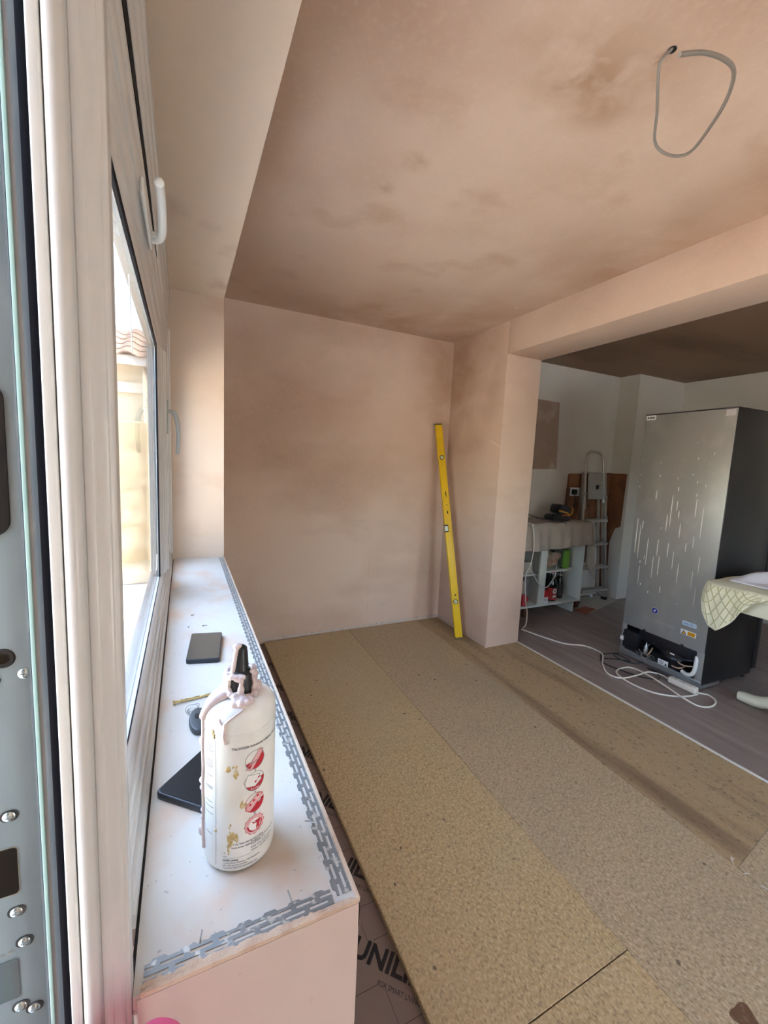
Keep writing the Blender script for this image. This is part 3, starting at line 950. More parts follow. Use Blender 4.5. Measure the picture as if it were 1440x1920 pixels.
# broad run over the left shoulder, then down the left side
run = [pol(-56, .019, .1985), pol(-62, .027, .1965), pol(-66, .0335, .1915), pol(-70, .0378, .1845), pol(-74, .0398, .176)]
mb.tube(smooth_path(run, 5), .0050, 10)
down = [pol(-75+2*math.sin(k*1.3), BR+.0004, .178-.0100*k) for k in range(17)]
mb.tube(smooth_path(down, 4), .0026, 8)
for (z, r) in [(.146, .0036), (.143, .0028), (.097, .0036), (.088, .0030), (.060, .0024), (.051, .0026), (.0365, .0046), (.033, .0044)]:
    mb.ball(pol(-83, BR+.0012, z), (r, r, r*1.15), 8, 6)
# thin dribbles on the shoulder
drib = [pol(14, .0295, .1955), pol(4, .0340, .1915), pol(-12, .0376, .1860), pol(-24, .0394, .179)]
mb.tube(smooth_path(drib, 5), .0015, 6)
tail = [pol(-22, .0394, .181), pol(-23, .0397, .174), pol(-24, .0399, .167), pol(-22, .0399, .160), pol(-21, .0399, .157)]
mb.tube(smooth_path(tail, 5), .0022, 6)
mb.tube(smooth_path([pol(-34, .0385, .184), pol(-28, .0394, .178), pol(-24, .0397, .172)], 4), .0013, 6)
remesh(mb, 'dried_glue', glue_m, bt, .0009)

# ink on the label
mbl = MB()
ru = .0165           # emblem column


def emb(zc, kind):
    R0 = .0112
    mbo, mbr, mbp, mbk = MB(), MB(), MB(), MB()

    def P(x, y, e=.0003):
        return cyl(ru+x, zc+y, e)

    def disc(mb, r0, r1, a0, a1, e, n=40):
        st = max(2, int(n*(a1-a0)/(2*math.pi)))
        vs, fs = [], []
        for k in range(st+1):
            a = a0+(a1-a0)*k/st
            vs.append(P(r0*math.cos(a), r0*math.sin(a), e))
            vs.append(P(r1*math.cos(a), r1*math.sin(a), e))
        for k in range(st):
            fs.append((2*k, 2*k+1, 2*k+3, 2*k+2))
        mb.add(vs, fs)

    def quad(mb, pts, e):
        # small polygon, subdivided enough for the curvature
        cx = sum(p[0] for p in pts)/len(pts)
        cy = sum(p[1] for p in pts)/len(pts)
        n = len(pts)
        vs = [P(cx, cy, e)]
        fs = []
        for i in range(n):
            x0, y0 = pts[i]
            x1, y1 = pts[(i+1) % n]
            for s in range(3):
                t = s/3
                vs.append(P(x0+(x1-x0)*t, y0+(y1-y0)*t, e))
        m = len(vs)-1
        for i in range(m):
            fs.append((0, 1+i, 1+(i+1) % m))
        mb.add(vs, fs)

    def outline(pts, e, wdt=.0005, mb=None):
        mb = mb or mbo
        for i in range(len(pts)):
            x0, y0 = pts[i]
            x1, y1 = pts[(i+1) % len(pts)]
            dx, dy = x1-x0, y1-y0
            l = math.hypot(dx, dy)
            nx, ny = -dy/l*wdt/2, dx/l*wdt/2
            quad(mb, [(x0+nx, y0+ny), (x1+nx, y1+ny), (x1-nx, y1-ny), (x0-nx, y0-ny)], e)
    if kind < 3:
        disc(mbo if kind != 2 else mbr, R0-.0005, R0, 0, 2*math.pi, .0003)
        disc(mbr, .0, R0-.0006, math.radians(195), math.radians(375), .00028)
    if kind == 0:
        band = [(-.0105, -.0092), (-.0045, -.0115), (.0098, .0085), (.0050, .0115)]
        quad(mbp, band, .00036)
        outline(band, .0004)
        quad(mbr, [(-.003, -.010), (.009, .0065), (.0108, -.001), (.004, -.0095)], .00033)
        outline([(-.006, -.002), (.001, -.003), (.0025, -.001)], .00042)
    elif kind == 1:
        env = [(-.0125, .002), (-.008, .0095), (.0045, .0065), (.0075, -.001), (.0, -.006), (-.010, -.004)]
        quad(mbk, env, .00036)
        outline(env, .0004)
        quad(mbr, [(.003, .0015), (.0052, .0022), (.0052, .0042), (.003, .0035)], .00042)
        add_text(mbk, 'Re-seal', .0034, lambda x, y: P(-.0052+x, -.0092+y, .0004))
    elif kind == 2:
        pl = [(-.0105, -.006), (-.0055, -.0085), (.0098, .0070), (.0035, .0102), (-.009, .0005)]
        quad(mbp, pl, .00036)
        outline(pl, .0004, mb=mbr)
        for t in range(3):
            x, y = -.0062+.0042*t, -.0022+.0038*t
            quad(mbr, [(x, y), (x+.0022, y+.001), (x+.0015, y+.0032), (x-.0007, y+.0022)], .00042)
        quad(mbr, [(.001, -.007), (.009, .003), (.0095, -.002), (.005, -.008)], .0004)
    else:
        pts = []
        for k in range(24):
            a = 2*math.pi*k/24
            rr = .0118 if k % 2 == 0 else .0104
            pts.append((rr*math.cos(a), rr*math.sin(a)))
        quad(mbp, pts, .0003)
        outline(pts, .00034, mb=mbr)
        disc(mbr, .0068, .0088, math.radians(180), math.radians(380), .00036)
        disc(mbk, 0, .0070, 0, 2*math.pi, .00038)
        quad(mbr, [(-.0035, .0035), (.0062, .0048), (.0066, .0005), (-.0015, .0012)], .00042)
        quad(mbr, [(.0022, .001), (.0062, .0005), (.005, -.0048), (.0012, -.0055)], .00042)
        add_text(mbk, 'quality', .0030, lambda x, y: P(-.005+x, -.0092+y, .0004))
    root = mbr.build('emblem', label_red, bt, fixn=False)
    for (m_, nm, mt) in ((mbo, 'emblem_outline', label_line), (mbp, 'emblem_tint', label_pink), (mbk, 'emblem_white', label_white)):
        if m_.v:
            m_.build(nm, mt, root, fixn=False)


for i, z in enumerate([.1335, .1080, .0820, .0555]):
    emb(z, i)
flat = lambda u0, z0: (lambda x, y: cyl(u0+x, z0+y, .0003))
add_text(mbl, '+', .0055, flat(ru-.0016, .1190), bold=.0001)
add_text(mbl, '+', .0055, flat(ru-.0016, .0930), bold=.0001)
add_text(mbl, '=', .0055, flat(ru-.0016, .0672), bold=.0001)
add_text(mbl, 'The SVGER Advanced Lifetime Warranty', .0038, flat(-.0085, .1500), bold=.00012)
for k, s in enumerate(['14 day free trial service online', 'www order delivery details']):
    add_text(mbl, s, .0029, flat(-.0085, .0375-.0042*k), bold=.00006)
for k, s in enumerate(['Product code batch number', '1 2 3 4 5 6 7 8', 'Keep away from children', 'Always read the label']):
    add_text(mbl, s, .0029, flat(.0125, .0350-.0036*k), bold=.00006)
add_text(mbl, '18L', .0026, flat(-.0180, .0275))
add_text(mbl, 'weight', .0020, flat(-.0180, .0240))
for k, s in enumerate(['SVGER Limited', '1 Long Road, Newton, Northampton', 'UK only service number', 'Technical help line open every day']):
    add_text(mbl, s, .0027, flat(-.0180, .0185-.0030*k), bold=.00012 if k == 0 else .00004)


def hline(u0, u1, z, wdt=.0003, mb=mbl):
    n = max(2, int(abs(u1-u0)/.002))
    vs, fs = [], []
    for k in range(n+1):
        u = u0+(u1-u0)*k/n
        vs += [cyl(u, z-wdt/2, .0003), cyl(u, z+wdt/2, .0003)]
    for k in range(n):
        fs.append((2*k, 2*k+2, 2*k+3, 2*k+1))
    mb.add(vs, fs)


def vline(u, z0, z1, wdt=.0004):
    mbl.add([cyl(u-wdt/2, z0), cyl(u+wdt/2, z0), cyl(u+wdt/2, z1), cyl(u-wdt/2, z1)], [(0, 1, 2, 3)])


vline(-.0265, .012, .160)
hline(-.0180, .026, .0222, .0002)
for z in (.1515, .1485, .1455, .1345, .1315, .1285, .1260, .1160, .1030, .1010, .0850, .0790, .0710, .0465):
    hline(-.0440, -.0295-(.004*random.random()), z, .0007)
mbl.build('label_print', label_line, bt, fixn=False)['kind'] = 'stuff'
# dried brownish smears on the label: thin raised lumps
random.seed(21)
mb = MB()
for (u, z, du, dz, n) in [(-.0130, .1275, .0030, .0035, 14), (-.0045, .1230, .0022, .0070, 14), (-.0095, .0480, .0040, .0110, 34), (-.0115, .0345, .0020, .0060, 12), (-.0045, .0480, .0030, .0050, 12),
                          (.0030, .0825, .0035, .0045, 14), (-.0300, .1680, .0020, .0060, 12), (-.0270, .0530, .0016, .0012, 5)]:
    for k in range(n):
        uu, zz = u+random.gauss(0, du*.5), z+random.gauss(0, dz*.5)
        p = cyl(uu, zz, -.0004)
        r = random.uniform(.0010, .0019)
        mb.ball(p, (r*.9, r*.9, r*1.3), 8, 6)
remesh(mb, 'brown_smear', stain_m, bt, .0006)['kind'] = 'stuff'

# ------------------------------------------------------------------ things on the sill
def slab(name, label, cat, pts, h, mat_top, mat_edge, rnd=.006):
    c = Vector((sum(p[0] for p in pts)/4, sum(p[1] for p in pts)/4, 0))
    root = thing(name, label, cat, (c.x, c.y, SILL+.0002))
    poly = []
    for i in range(4):
        p = Vector((*pts[i], 0))
        a = (Vector((*pts[i-1], 0))-p).normalized()
        b = (Vector((*pts[(i+1) % 4], 0))-p).normalized()
        for k in range(5):
            t = k/4
            q = p + a*rnd*(1-t)**2 + b*rnd*t**2
            poly.append((q.x-c.x, q.y-c.y))
    MB().prism(poly, 0, h, lambda a, b, z: (a, b, z)).build('case', mat_edge, root, bevel=.0014, seg=3)
    MB().prism([(a*.955, b*.975) for a, b in poly], h-.0002, h+.0004, lambda a, b, z: (a, b, z)).build('screen', mat_top, root)
    return root


slab('phone', 'dark grey phone lying near the far part of the white sill, beyond the bottle', 'phone',
     [(.000, .978), (.069, .962), (.086, 1.112), (.0145, 1.127)], .0105, phone_screen, phone_edge)
slab('phone', 'black phone lying diagonally behind the white bottle, beside the window frame', 'phone',
     [(-.0395, .590), (.0245, .533), (.1215, .640), (.0575, .697)], .0095, phone_black, phone_edge, .009)
# long screw
scw = thing('wood_screw', 'long yellow zinc screw lying on the sill behind the bottle', 'screw', (0, .823, SILL))
a0, a1 = Vector((-.022, -.004, .0042)), Vector((.052, .006, .0028))
MB().tube([a0+(a1-a0)*t for t in (0, .015, .05, .055, 1)], [.0046, .0046, .0024, .0022, .0021], 12).build('shank', gold, scw, smooth=True)
mb = MB()
for k in range(90):
    pass
hel = []
d = (a1-a0).normalized()
n1 = d.orthogonal().normalized()
n2 = d.cross(n1)
for k in range(24*12):
    t = .10 + .86*k/(24*12)
    an = 2*math.pi*k/12
    hel.append(a0+(a1-a0)*t + (n1*math.cos(an)+n2*math.sin(an))*.0025)
MB().tube(hel, .0006, 5).build('thread', gold, scw, smooth=True)
# key fob with ring
kf = thing('key_fob', 'dark grey key fob with a wire ring half hidden behind the bottle', 'key fob', (.022, .742, SILL+.0002))
MB().prism([(.018*math.cos(a)*(1.0), .034*math.sin(a)*(1-.18*math.cos(a))) for a in [2*math.pi*k/28 for k in range(28)]], 0, .011,
           lambda a, b, z: (a, b, z)).build('shell', key_grey, kf, bevel=.003, seg=3)
MB().prism([(-.004+.005*math.cos(a), .006+.007*math.sin(a)) for a in [2*math.pi*k/20 for k in range(20)]], .0109, .0118, lambda a, b, z: (a, b, z)).build('button', black_pl, kf)
ring = [(-.012+.011*math.cos(a), .042+.009*math.sin(a), .005+.004*math.sin(a*1)) for a in [2*math.pi*k/28 for k in range(28)]]
MB().tube(ring, .0008, 6, closed=True).build('ring', zinc, kf, smooth=True)
ring = [(-.010+.010*math.cos(a), .045+.009*math.sin(a), .0055+.0045*math.cos(a)) for a in [2*math.pi*k/28 for k in range(28)]]
MB().tube(ring, .0007, 6, closed=True).build('ring', zinc, kf, smooth=True)
# crumbs of plaster on the sill
random.seed(3)
for (x, y, r, lab) in [(.046, 1.195, .0045, 'dark plaster crumb on the sill just beyond the grey phone'),
                       (.020, 1.29, .0030, 'small dark plaster crumb at the far part of the sill'),
                       (.008, 1.20, .0022, 'tiny dark plaster crumb on the sill close to the window frame')]:
    mb = MB()
    for k in range(5):
        mb.ball((x+random.gauss(0, r*.7), y+random.gauss(0, r*.7), SILL+.0008), (r*.6, r*.45, .0012), 7, 5)
    tag(mb.build('plaster_crumb', mk('crumb_grey', (.22, .20, .18), .9)), lab, 'crumb')

# pink foam roll standing below, in front of the box
fr_ = thing('foam_roll', 'bright pink rounded top of a foam roll at the bottom picture edge', 'foam roll', (-.026, .305, 0))
mb = MB().lathe([(.018, 0), (.023, .004), (.025, .02), (.025, .866), (.0235, .880), (.018, .889), (.010, .893), (.001, .894)], (0, 0, 0), 36)
mb.build('roll', pink_foam, fr_, smooth=True)

# ------------------------------------------------------------------ spirit level
P0 = Vector((1.917, 2.545, .004))
P1 = Vector((1.887, 2.972, 1.672))
lv = thing('spirit_level', 'long yellow spirit level leaning in the corner of the pink room', 'spirit level', tuple(P0))
ez = (P1-P0).normalized()
ex = (Vector((1, -.25, 0)) - ez*ez.dot(Vector((1, -.25, 0)))).normalized()
ey = ez.cross(ex)
LV = (P1-P0).length
fl = lambda p: ex*p[0] + ey*p[1] + ez*p[2]
hw, ht = .0285, .0125
body = MB()
prof = [(-hw, -ht), (-hw+.007, -ht), (-hw+.009, -ht+.003), (hw-.009, -ht+.003), (hw-.007, -ht), (hw, -ht), (hw, ht), (hw-.007, ht), (hw-.009, ht-.003), (-hw+.009, ht-.003), (-hw+.007, ht), (-hw, ht)]
body.prism(prof, .012, LV-.012, lambda a, b, h: fl((a, b, h)))
body = body.build('body', yellow, lv, bevel=.0008)
for (z0, z1) in ((0, .012), (LV-.012, LV)):
    MB().box((-hw-.001, -ht-.001, z0), (hw+.001, ht+.001, z1)).xf(fl).build('end_cap', mk('end_cap_dark', (.13, .09, .03), .6), lv, bevel=.002)
for t in (.166, .835):
    z = LV*t
    v = MB().lathe([(.0185, 0), (.0185, -.005), (.0145, -.0055), (.0140, -.003)], (0, -ht+.003, z), 28, 'y').xf(fl).build('vial_ring', black_pl, lv, smooth=True)
    MB().lathe([(.0138, 0), (.0136, -.004)], (0, -ht+.003, z), 24, 'y').xf(fl).build('vial_face', vial_m, v)
    MB().tube([(-.010, -ht-.0018, z-.006), (.010, -ht-.0018, z+.006)], .0032, 8).xf(fl).build('vial', mk('vial_green', (.45, .55, .1), .2), v, smooth=True)
z = LV*.500
v = MB().box((-hw-.0006, -ht-.0012, z-.030), (-.002, ht+.001, z+.030)).xf(fl).build('vial_window', black_pl, lv, bevel=.002)
MB().box((-hw-.001, -ht-.0018, z-.020), (-.006, ht, z+.020)).xf(fl).build('vial', vial_m, v, bevel=.001)
mb = MB()
for (z, wd, hh) in [(LV*.664, .008, .030), (LV*.61, .006, .008), (LV*.575, .010, .022), (LV*.195, .010, .012), (LV*.66, .004, .05)]:
    mb.box((.004-wd/2, -ht+.0022, z-hh/2), (.004+wd/2, -ht+.0029, z+hh/2))
mb.xf(fl).build('printed_mark', ink, lv)['kind'] = 'stuff'

# ------------------------------------------------------------------ ceiling cable
cb = thing('ceiling_cable', 'grey electric cable looping down from a hole in the plastered ceiling', 'cable', (1.06, .735, CEIL))
pts = [(1.060, .733, 2.352), (1.056, .735, 2.338), (1.05, .744, 2.33), (1.046, .753, 2.315), (1.069, .768, 2.29), (1.12, .799, 2.269), (1.193, .849, 2.259), (1.223, .847, 2.239), (1.25, .82, 2.219),
       (1.221, .76, 2.188), (1.096, .639, 2.138), (1.012, .57, 2.108), (.925, .516, 2.077), (.861, .497, 2.057), (.793, .493, 2.037), (.74, .499, 2.017)]
pth = [p-Vector((1.06, .735, CEIL)) for p in smooth_path(pts, 8)]
mb = MB().tube(pth, .0037, 10)
mb.build('sheath', cable_grey, cb, smooth=True)
MB().lathe([(.0085, .0), (.0095, -.0012), (.0100, -.0002), (.0100, .0005)], (0, 0, -.0005), 18).build('hole', ink, cb)
mb = MB()
for k in range(3):
    mb.tube(smooth_path([(-.004, .004, -.004), (-.014, .012+.003*k, -.012-.003*k), (-.022, .026+.004*k, -.013-.004*k)], 4), .0011, 6)
mb.build('bare_wire', copper, cb, smooth=True)

# ------------------------------------------------------------------ fridge freezer seen from behind
fg = thing('fridge_freezer', 'tall fridge freezer seen from behind with grey back and dark sides', 'fridge', (2.912, 1.366, 0), -.035)
FW, FH, FD = .560, 1.750, .545
MB().box((.004, .0, .030), (FD, .005, FH)).build('side_panel', fridge_side, fg, bevel=.002)
MB().box((.004, FW-.005, .030), (FD, FW, FH)).build('side_panel', fridge_side, fg, bevel=.002)
MB().box((.000, .0, FH-.006), (FD, FW, FH+.002)).build('top_panel', fridge_side, fg, bevel=.002)
MB().box((.20, .005, .03), (FD, FW-.005, .245)).build('bay_back', fridge_black, fg)
MB().box((.004, .005, .243), (FD, FW-.005, FH-.006)).build('inner_body', fridge_black, fg)
bk = MB()
bk.box((0, .004, .240), (.004, FW-.004, FH-.006))
bk = bk.build('back_panel', fridge_back, fg, bevel=.001)
MB().box((0, .002, .03), (.012, .045, .245)).build('bay_post', fridge_back, fg, bevel=.001)
MB().box((0, FW-.036, .03), (.012, FW-.002, .245)).build('bay_post', fridge_back, fg, bevel=.001)
MB().box((0, .0, .012), (.20, FW, .040)).build('base_tray', zinc, fg, bevel=.002)
MB().box((-.004, .0, .040), (.006, FW, .058)).build('base_rail', zinc, fg, bevel=.002)
dr = MB().box((FD+.004, -.003, .06), (FD+.060, FW+.003, .62)).build('door', fridge_side, fg, bevel=.006)
MB().box((FD+.004, -.003, .63), (FD+.060, FW+.003, FH)).build('door', fridge_side, fg, bevel=.006)
MB().tube([(FD+.060, .05, .82), (FD+.088, .05, .83), (FD+.09, .05, 1.0), (FD+.09, .05, 1.2), (FD+.088, .05, 1.30), (FD+.060, .05, 1.31)], .008, 8).build('handle', alu, fg, smooth=True)
for (x, y) in ((.05, .06), (.05, FW-.06), (FD-.03, .03), (FD-.03, FW-.03)):
    MB().lathe([(.016, 0), (.018, .004), (.012, .012), (.010, .031)], (x, y, 0), 14).build('foot', black_pl, fg, smooth=True)
# embossed dashes on the back
random.seed(9)
mb = MB()
for (y, z, l) in [(.481, .718, .02), (.454, .755, .03), (.36, .98, .01), (.309, 1.10, .22), (.258, 1.084, .05), (.202, 1.348, .012), (.182, 1.449, .015),
                  (.118, 1.417, .012), (.096, 1.48, .02), (.55, 1.53, .012), (.548, 1.44, .012), (.55, 1.33, .015), (.545, 1.25, .012), (.53, .90, .26), (.505, .86, .25), (.49, .98, .06),
                  (.44, .80, .20), (.42, 1.20, .06), (.41, 1.33, .02), (.415, 1.42, .015), (.39, .70, .16), (.37, .84, .12), (.35, .72, .14), (.33, 1.02, .12), (.30, .84, .10),
                  (.29, 1.32, .02), (.28, 1.25, .03), (.275, 1.14, .07), (.26, .78, .12), (.24, .98, .10), (.22, .70, .14), (.17, 1.30, .02), (.165, 1.22, .02), (.16, 1.14, .12), (.15, .92, .08),
                  (.12, 1.28, .02), (.115, 1.05, .20), (.10, .78, .12), (.09, 1.36, .012), (.13, .68, .12), (.19, .88, .06), (.20, 1.55, .008), (.17, 1.58, .006), (.46, .56, .02), (.20, .50, .01), (.40, .52, .02), (.10, .58, .14), (.32, .56, .05), (.48, .62, .14)]:
    mb.ball((-.0004, y, z), (.0042, .0024, max(l/2, .004)), 8, 8)
ob = mb.build('embossed_ridge', mk('fridge_ridge_highlight', (.66, .67, .65), .3, metal=.5), bk, smooth=True)  # ridges coloured lighter than the panel, highlights painted in
ob['kind'] = 'stuff'
mb = MB()
add_text(mb, 'CYCLOPENTANE', .034, lambda x, y: (-.0008, .400-x*.78, .325+y))
mb.build('embossed_lettering', mk('fridge_emboss_highlight', (.54, .55, .54), .4, metal=.5), bk, fixn=False)  # flat letters in a paler panel colour, light on the embossing painted in
# wavy crease above the cover
for (pp) in [[(-.001, .10, .40), (-.001, .085, .43), (-.001, .065, .40), (-.001, .05, .37)]]:
    MB().tube(smooth_path(pp, 6), .0015, 6).build('crease', fridge_back, bk, smooth=True)


def sticker(name, y0, y1, z0, z1, mat, parent=bk, e=.0012):
    return MB().box((-e, y0, z0), (.0005, y1, z1)).build(name, mat, parent)


s = sticker('sticker', .486, .552, 1.712, 1.742, sticker_white)
mb = MB()
for k in range(9):
    mb.box((-.0016, .493+.0058*k, 1.720), (-.0011, .4955+.0058*k + (.002 if k % 3 else 0), 1.733))
mb.build('barcode', ink, s)
sticker('tape_patch', .012, .062, 1.702, 1.740, sticker_grey)
s = MB().lathe([(.022, .0005), (.022, -.0012)], (0, .335, .407), 28, 'x').build('sticker', sticker_white, bk)
MB().lathe([(.020, .0), (.020, -.0016)], (0, .335, .407), 28, 'x').build('blue_disc', sticker_blue, s)
mb = MB().box((-.0022, .331, .402), (-.0016, .346, .407))
mb.box((-.0022, .325, .408), (-.0016, .337, .413)).box((-.0022, .333, .395), (-.0016, .337, .420))
mb.build('white_mark', sticker_white, s)
s = sticker('sticker', .066, .152, .380, .408, mk('sticker_pale_blue', (.55, .70, .80), .4))
mb = MB()
add_text(mb, 'R600a 134', .014, lambda x, y: (-.0016, .146-x, .389+y))
mb.build('lettering', sticker_blue, s, fixn=False)
s = sticker('sticker', .063, .156, .318, .350, sticker_white)
MB().box((-.0018, .068, .322), (-.0012, .112, .346)).build('orange_block', sticker_orange, s)
MB().prism([(.120, .322), (.150, .322), (.135, .347)], -.0018, -.0012, lambda a, b, h: (h, a, b)).build('warning_triangle', ink, s)
MB().prism([(.126, .3255), (.144, .3255), (.135, .341)], -.0022, -.0018, lambda a, b, h: (h, a, b)).build('triangle_centre', sticker_orange, s)
mb = MB()
for k in range(3):
    mb.box((-.0022, .071, .326+.006*k), (-.0018, .109, .328+.006*k))
mb.build('printed_line', mk('brown_ink', (.25, .10, .01), .5), s)
# compressor bay
MB().box((.008, .05, .165), (.02, .43, .243)).build('bay_cover', fridge_black, fg, bevel=.003)
cbx = MB().box((-.020, .418, .075), (.09, .530, .205)).build('control_box', fridge_black, fg, bevel=.006)
MB().box((-.028, .522, .12), (-.005, .546, .15)).build('cable_clamp', pipe_white, cbx, bevel=.003)
for (y, z) in ((.391, .243), (.135, .243), (.535, .16)):
    MB().lathe([(.010, 0), (.010, -.004), (.006, -.006), (.001, -.0065)], (0, y, z), 14, 'x').build('cover_clip', fridge_black, fg, smooth=True)
cmp_ = MB().lathe([(.02, -.075), (.070, -.07), (.082, -.045), (.084, 0), (.086, .004), (.086, .010), (.080, .018), (.074, .045), (.050, .066), (.001, .072)], (.075, .205, .117), 36).build('compressor', fridge_black, fg, smooth=True)
MB().box((-.0125, .200, .062), (-.0115, .268, .098)).build('compressor_label', sticker_white, cmp_)
MB().prism([(.205, .066), (.222, .066), (.2135, .086)], -.0132, -.0125, lambda a, b, h: (h, a, b)).build('warning_triangle', ink, cmp_)
mb = MB()
for k in range(4):
    mb.box((-.0132, .230, .068+.006*k), (-.0125, .262, .070+.006*k))
mb.build('printed_line', line_ink, cmp_)
MB().box((-.006, .172, .158), (-.004, .200, .166)).build('compressor_tag', sticker_white, cmp_)
MB().tube(smooth_path([(.01, .045, .205), (-.004, .040, .17), (-.010, .040, .12), (-.012, .052, .088), (-.012, .080, .074), (-.004, .115, .078)], 6), .012, 12).build('drain_pipe', pipe_white, fg, smooth=True)
for pp, mt in [([(.02, .05, .17), (-.004, .12, .155), (-.01, .22, .150), (-.004, .30, .175), (.03, .36, .17)], fridge_black),
               ([(.02, .06, .13), (-.002, .10, .12), (.0, .14, .12), (.03, .17, .13)], copper),
               ([(.04, .12, .10), (-.006, .13, .09), (-.008, .17, .085), (.02, .2, .08)], copper),
               ([(.03, .36, .15), (-.006, .37, .12), (-.008, .36, .085), (.02, .34, .07)], zinc),
               ([(.03, .34, .13), (-.006, .33, .11), (-.010, .345, .08), (.02, .36, .065)], copper)]:
    MB().tube(smooth_path(pp, 6), .0045, 8).build('bay_tube', mt, fg, smooth=True)
MB().lathe([(.010, 0), (.013, .01), (.013, .05), (.006, .06), (.004, .08)], (.0, .365, .085), 14).build('filter_drier', zinc, fg, smooth=True)
random.seed(13)
mb = MB()
for k in range(7):
    yy = .31+.018*k
    mb.tube(smooth_path([(.02, yy, .06), (-.012, yy+random.gauss(0, .01), .075+random.random()*.03), (-.018, yy+random.gauss(0, .015), .06+random.random()*.02), (.0, yy+.01, .045)], 5), .003, 6)
mb.build('wire_bundle', mk('wire_mix', (.20, .19, .18), .5), fg, smooth=True)
# fridge power lead, black, lying on the floor
ld = thing('power_lead', 'thin black power lead coiled on the laminate behind the fridge', 'power lead', (2.80, 1.70, 0))
pp = [(2.895, 1.72, .03), (2.86, 1.76, .006), (2.83, 1.85, .004), (2.86, 1.92, .004), (2.89, 1.90, .004), (2.875, 1.80, .004), (2.80, 1.86, .004), (2.70, 1.90, .004), (2.66, 1.83, .004), (2.68, 1.72, .004), (2.72, 1.60, .009), (2.80, 1.55, .010), (2.86, 1.60, .012), (2.88, 1.68, .010),
      (2.89, 1.62, .010), (2.88, 1.55, .014), (2.845, 1.515, .02)]
MB().tube([p-Vector((2.80, 1.70, 0)) for p in smooth_path(pp, 6)], .0038, 8).build('cord', cord_black, ld, smooth=True)
pp = [(2.70, 1.90, .004), (2.77, 1.95, .004), (2.84, 1.94, .004), (2.88, 1.93, .005), (2.895, 1.90, .012)]
MB().tube([p-Vector((2.80, 1.70, 0)) for p in smooth_path(pp, 6)], .0038, 8).build('cord', cord_black, ld, smooth=True)
# white extension cord and its socket block
ec = thing('extension_lead', 'white extension lead snaking over the laminate from the pillar to the fridge', 'extension lead', (2.70, 1.70, 0))
A = [(2.539, 2.523), (2.594, 2.332), (2.661, 2.181), (2.775, 2.100), (2.785, 1.960), (2.64, 1.843), (2.545, 1.73), (2.575, 1.655), (2.703, 1.633), (2.819, 1.635), (2.865, 1.575), (2.852, 1.520)]
MB().tube([p-Vector((2.70, 1.70, 0)) for p in smooth_path([(x, y, .0055 if i < 8 else .013) for i, (x, y) in enumerate(A)], 8)], .0052, 10).build('cord', cord_white, ec, smooth=True)
B_ = [(2.888, 1.366), (2.835, 1.345), (2.71, 1.37), (2.604, 1.449), (2.569, 1.562), (2.587, 1.676), (2.64, 1.735), (2.731, 1.748), (2.786, 1.72), (2.768, 1.597), (2.728, 1.456), (2.690, 1.342), (2.704, 1.264), (2.775, 1.232), (2.868, 1.258), (2.900, 1.312), (2.865, 1.352)]
MB().tube([p-Vector((2.70, 1.70, 0)) for p in smooth_path([(x, y, .0055+(.0105 if 8 < i < 12 else 0)) for i, (x, y) in enumerate(B_)], 8)], .0052, 10).build('cord', cord_white, ec, smooth=True)
sk = MB().box((2.826, 1.352, .003), (2.868, 1.512, .040)).xf(lambda p: (p[0]-2.70, p[1]-1.70, p[2])).build('socket_block', cord_white, ec, bevel=.005, seg=3)
mb = MB()
for yy in (1.385, 1.43, 1.475):
    mb.box((.137, yy-1.70-.004, .0398), (.141, yy-1.70+.004, .0404))
    mb.box((.146, yy-1.70-.002, .0398), (.154, yy-1.70+.002, .0404))
mb.build('socket_slot', line_ink, sk)['kind'] = 'stuff'

# ------------------------------------------------------------------ table with cloths at the right edge
tb = thing('dining_table', 'cream table with a curved pedestal foot at the right picture edge', 'table', (3.08, .72, 0))
tl = lambda p: (p[0]-3.08, p[1]-.72, p[2])
MB().prism([(p[0]-3.08, p[1]-.72) for p in rrect(2.665, 3.50, .22, 1.295, .07)], .700, .738, lambda a, b, h: (a, b, h)).build('tabletop', table_cream, tb, bevel=.008, seg=3)
MB().prism([(p[0]-3.08, p[1]-.72) for p in rrect(2.685, 3.46, .26, 1.25, .05)], .622, .700, lambda a, b, h: (a, b, h)).build('apron', table_cream, tb, bevel=.004)
MB().lathe([(.11, .06), (.12, .10), (.08, .16), (.055, .22), (.050, .30), (.075, .40), (.070, .50), (.05, .56), (.07, .62), (.12, .64)], (0, 0, 0), 28).build('column', table_cream, tb, smooth=True)
for an in (96, 6, 186, 276):
    a = math.radians(an)
    c, s = math.cos(a), math.sin(a)
    pth = smooth_path([(.05*c, .05*s, .20), (.17*c, .17*s, .165), (.30*c, .30*s, .085), (.40*c, .40*s, .038), (.47*c, .47*s, .033), (.50*c, .50*s, .030)], 5)
    rr = [.045-.018*i/(len(pth)-1) for i in range(len(pth))]
    MB().tube(pth, rr, 12).build('foot', table_cream, tb, smooth=True)


def cloth(name, label, cat, fn, nu, nv, mat, th=.004):
    mb = MB().grid(fn, nu, nv)
    o = mb.build(name, mat, None, smooth=True, fixn=False)
    md = o.modifiers.new('thick', 'SOLIDIFY')
    md.thickness = th
    md.offset = 1
    dg = bpy.context.evaluated_depsgraph_get()
    me = bpy.data.meshes.new_from_object(o.evaluated_get(dg))
    o.modifiers.clear()
    o.data = me
    me.polygons.foreach_set('use_smooth', [True]*len(me.polygons))
    return tag(o, label, cat)


# quilted cover : lies on the top and hangs over the left and far edge near the corner
HANG = [(.20, .0), (1.0, .0), (1.05, .045), (1.09, .095), (1.12, .140), (1.16, .185), (1.20, .235), (1.235, .225), (1.27, .15), (1.302, .05)]


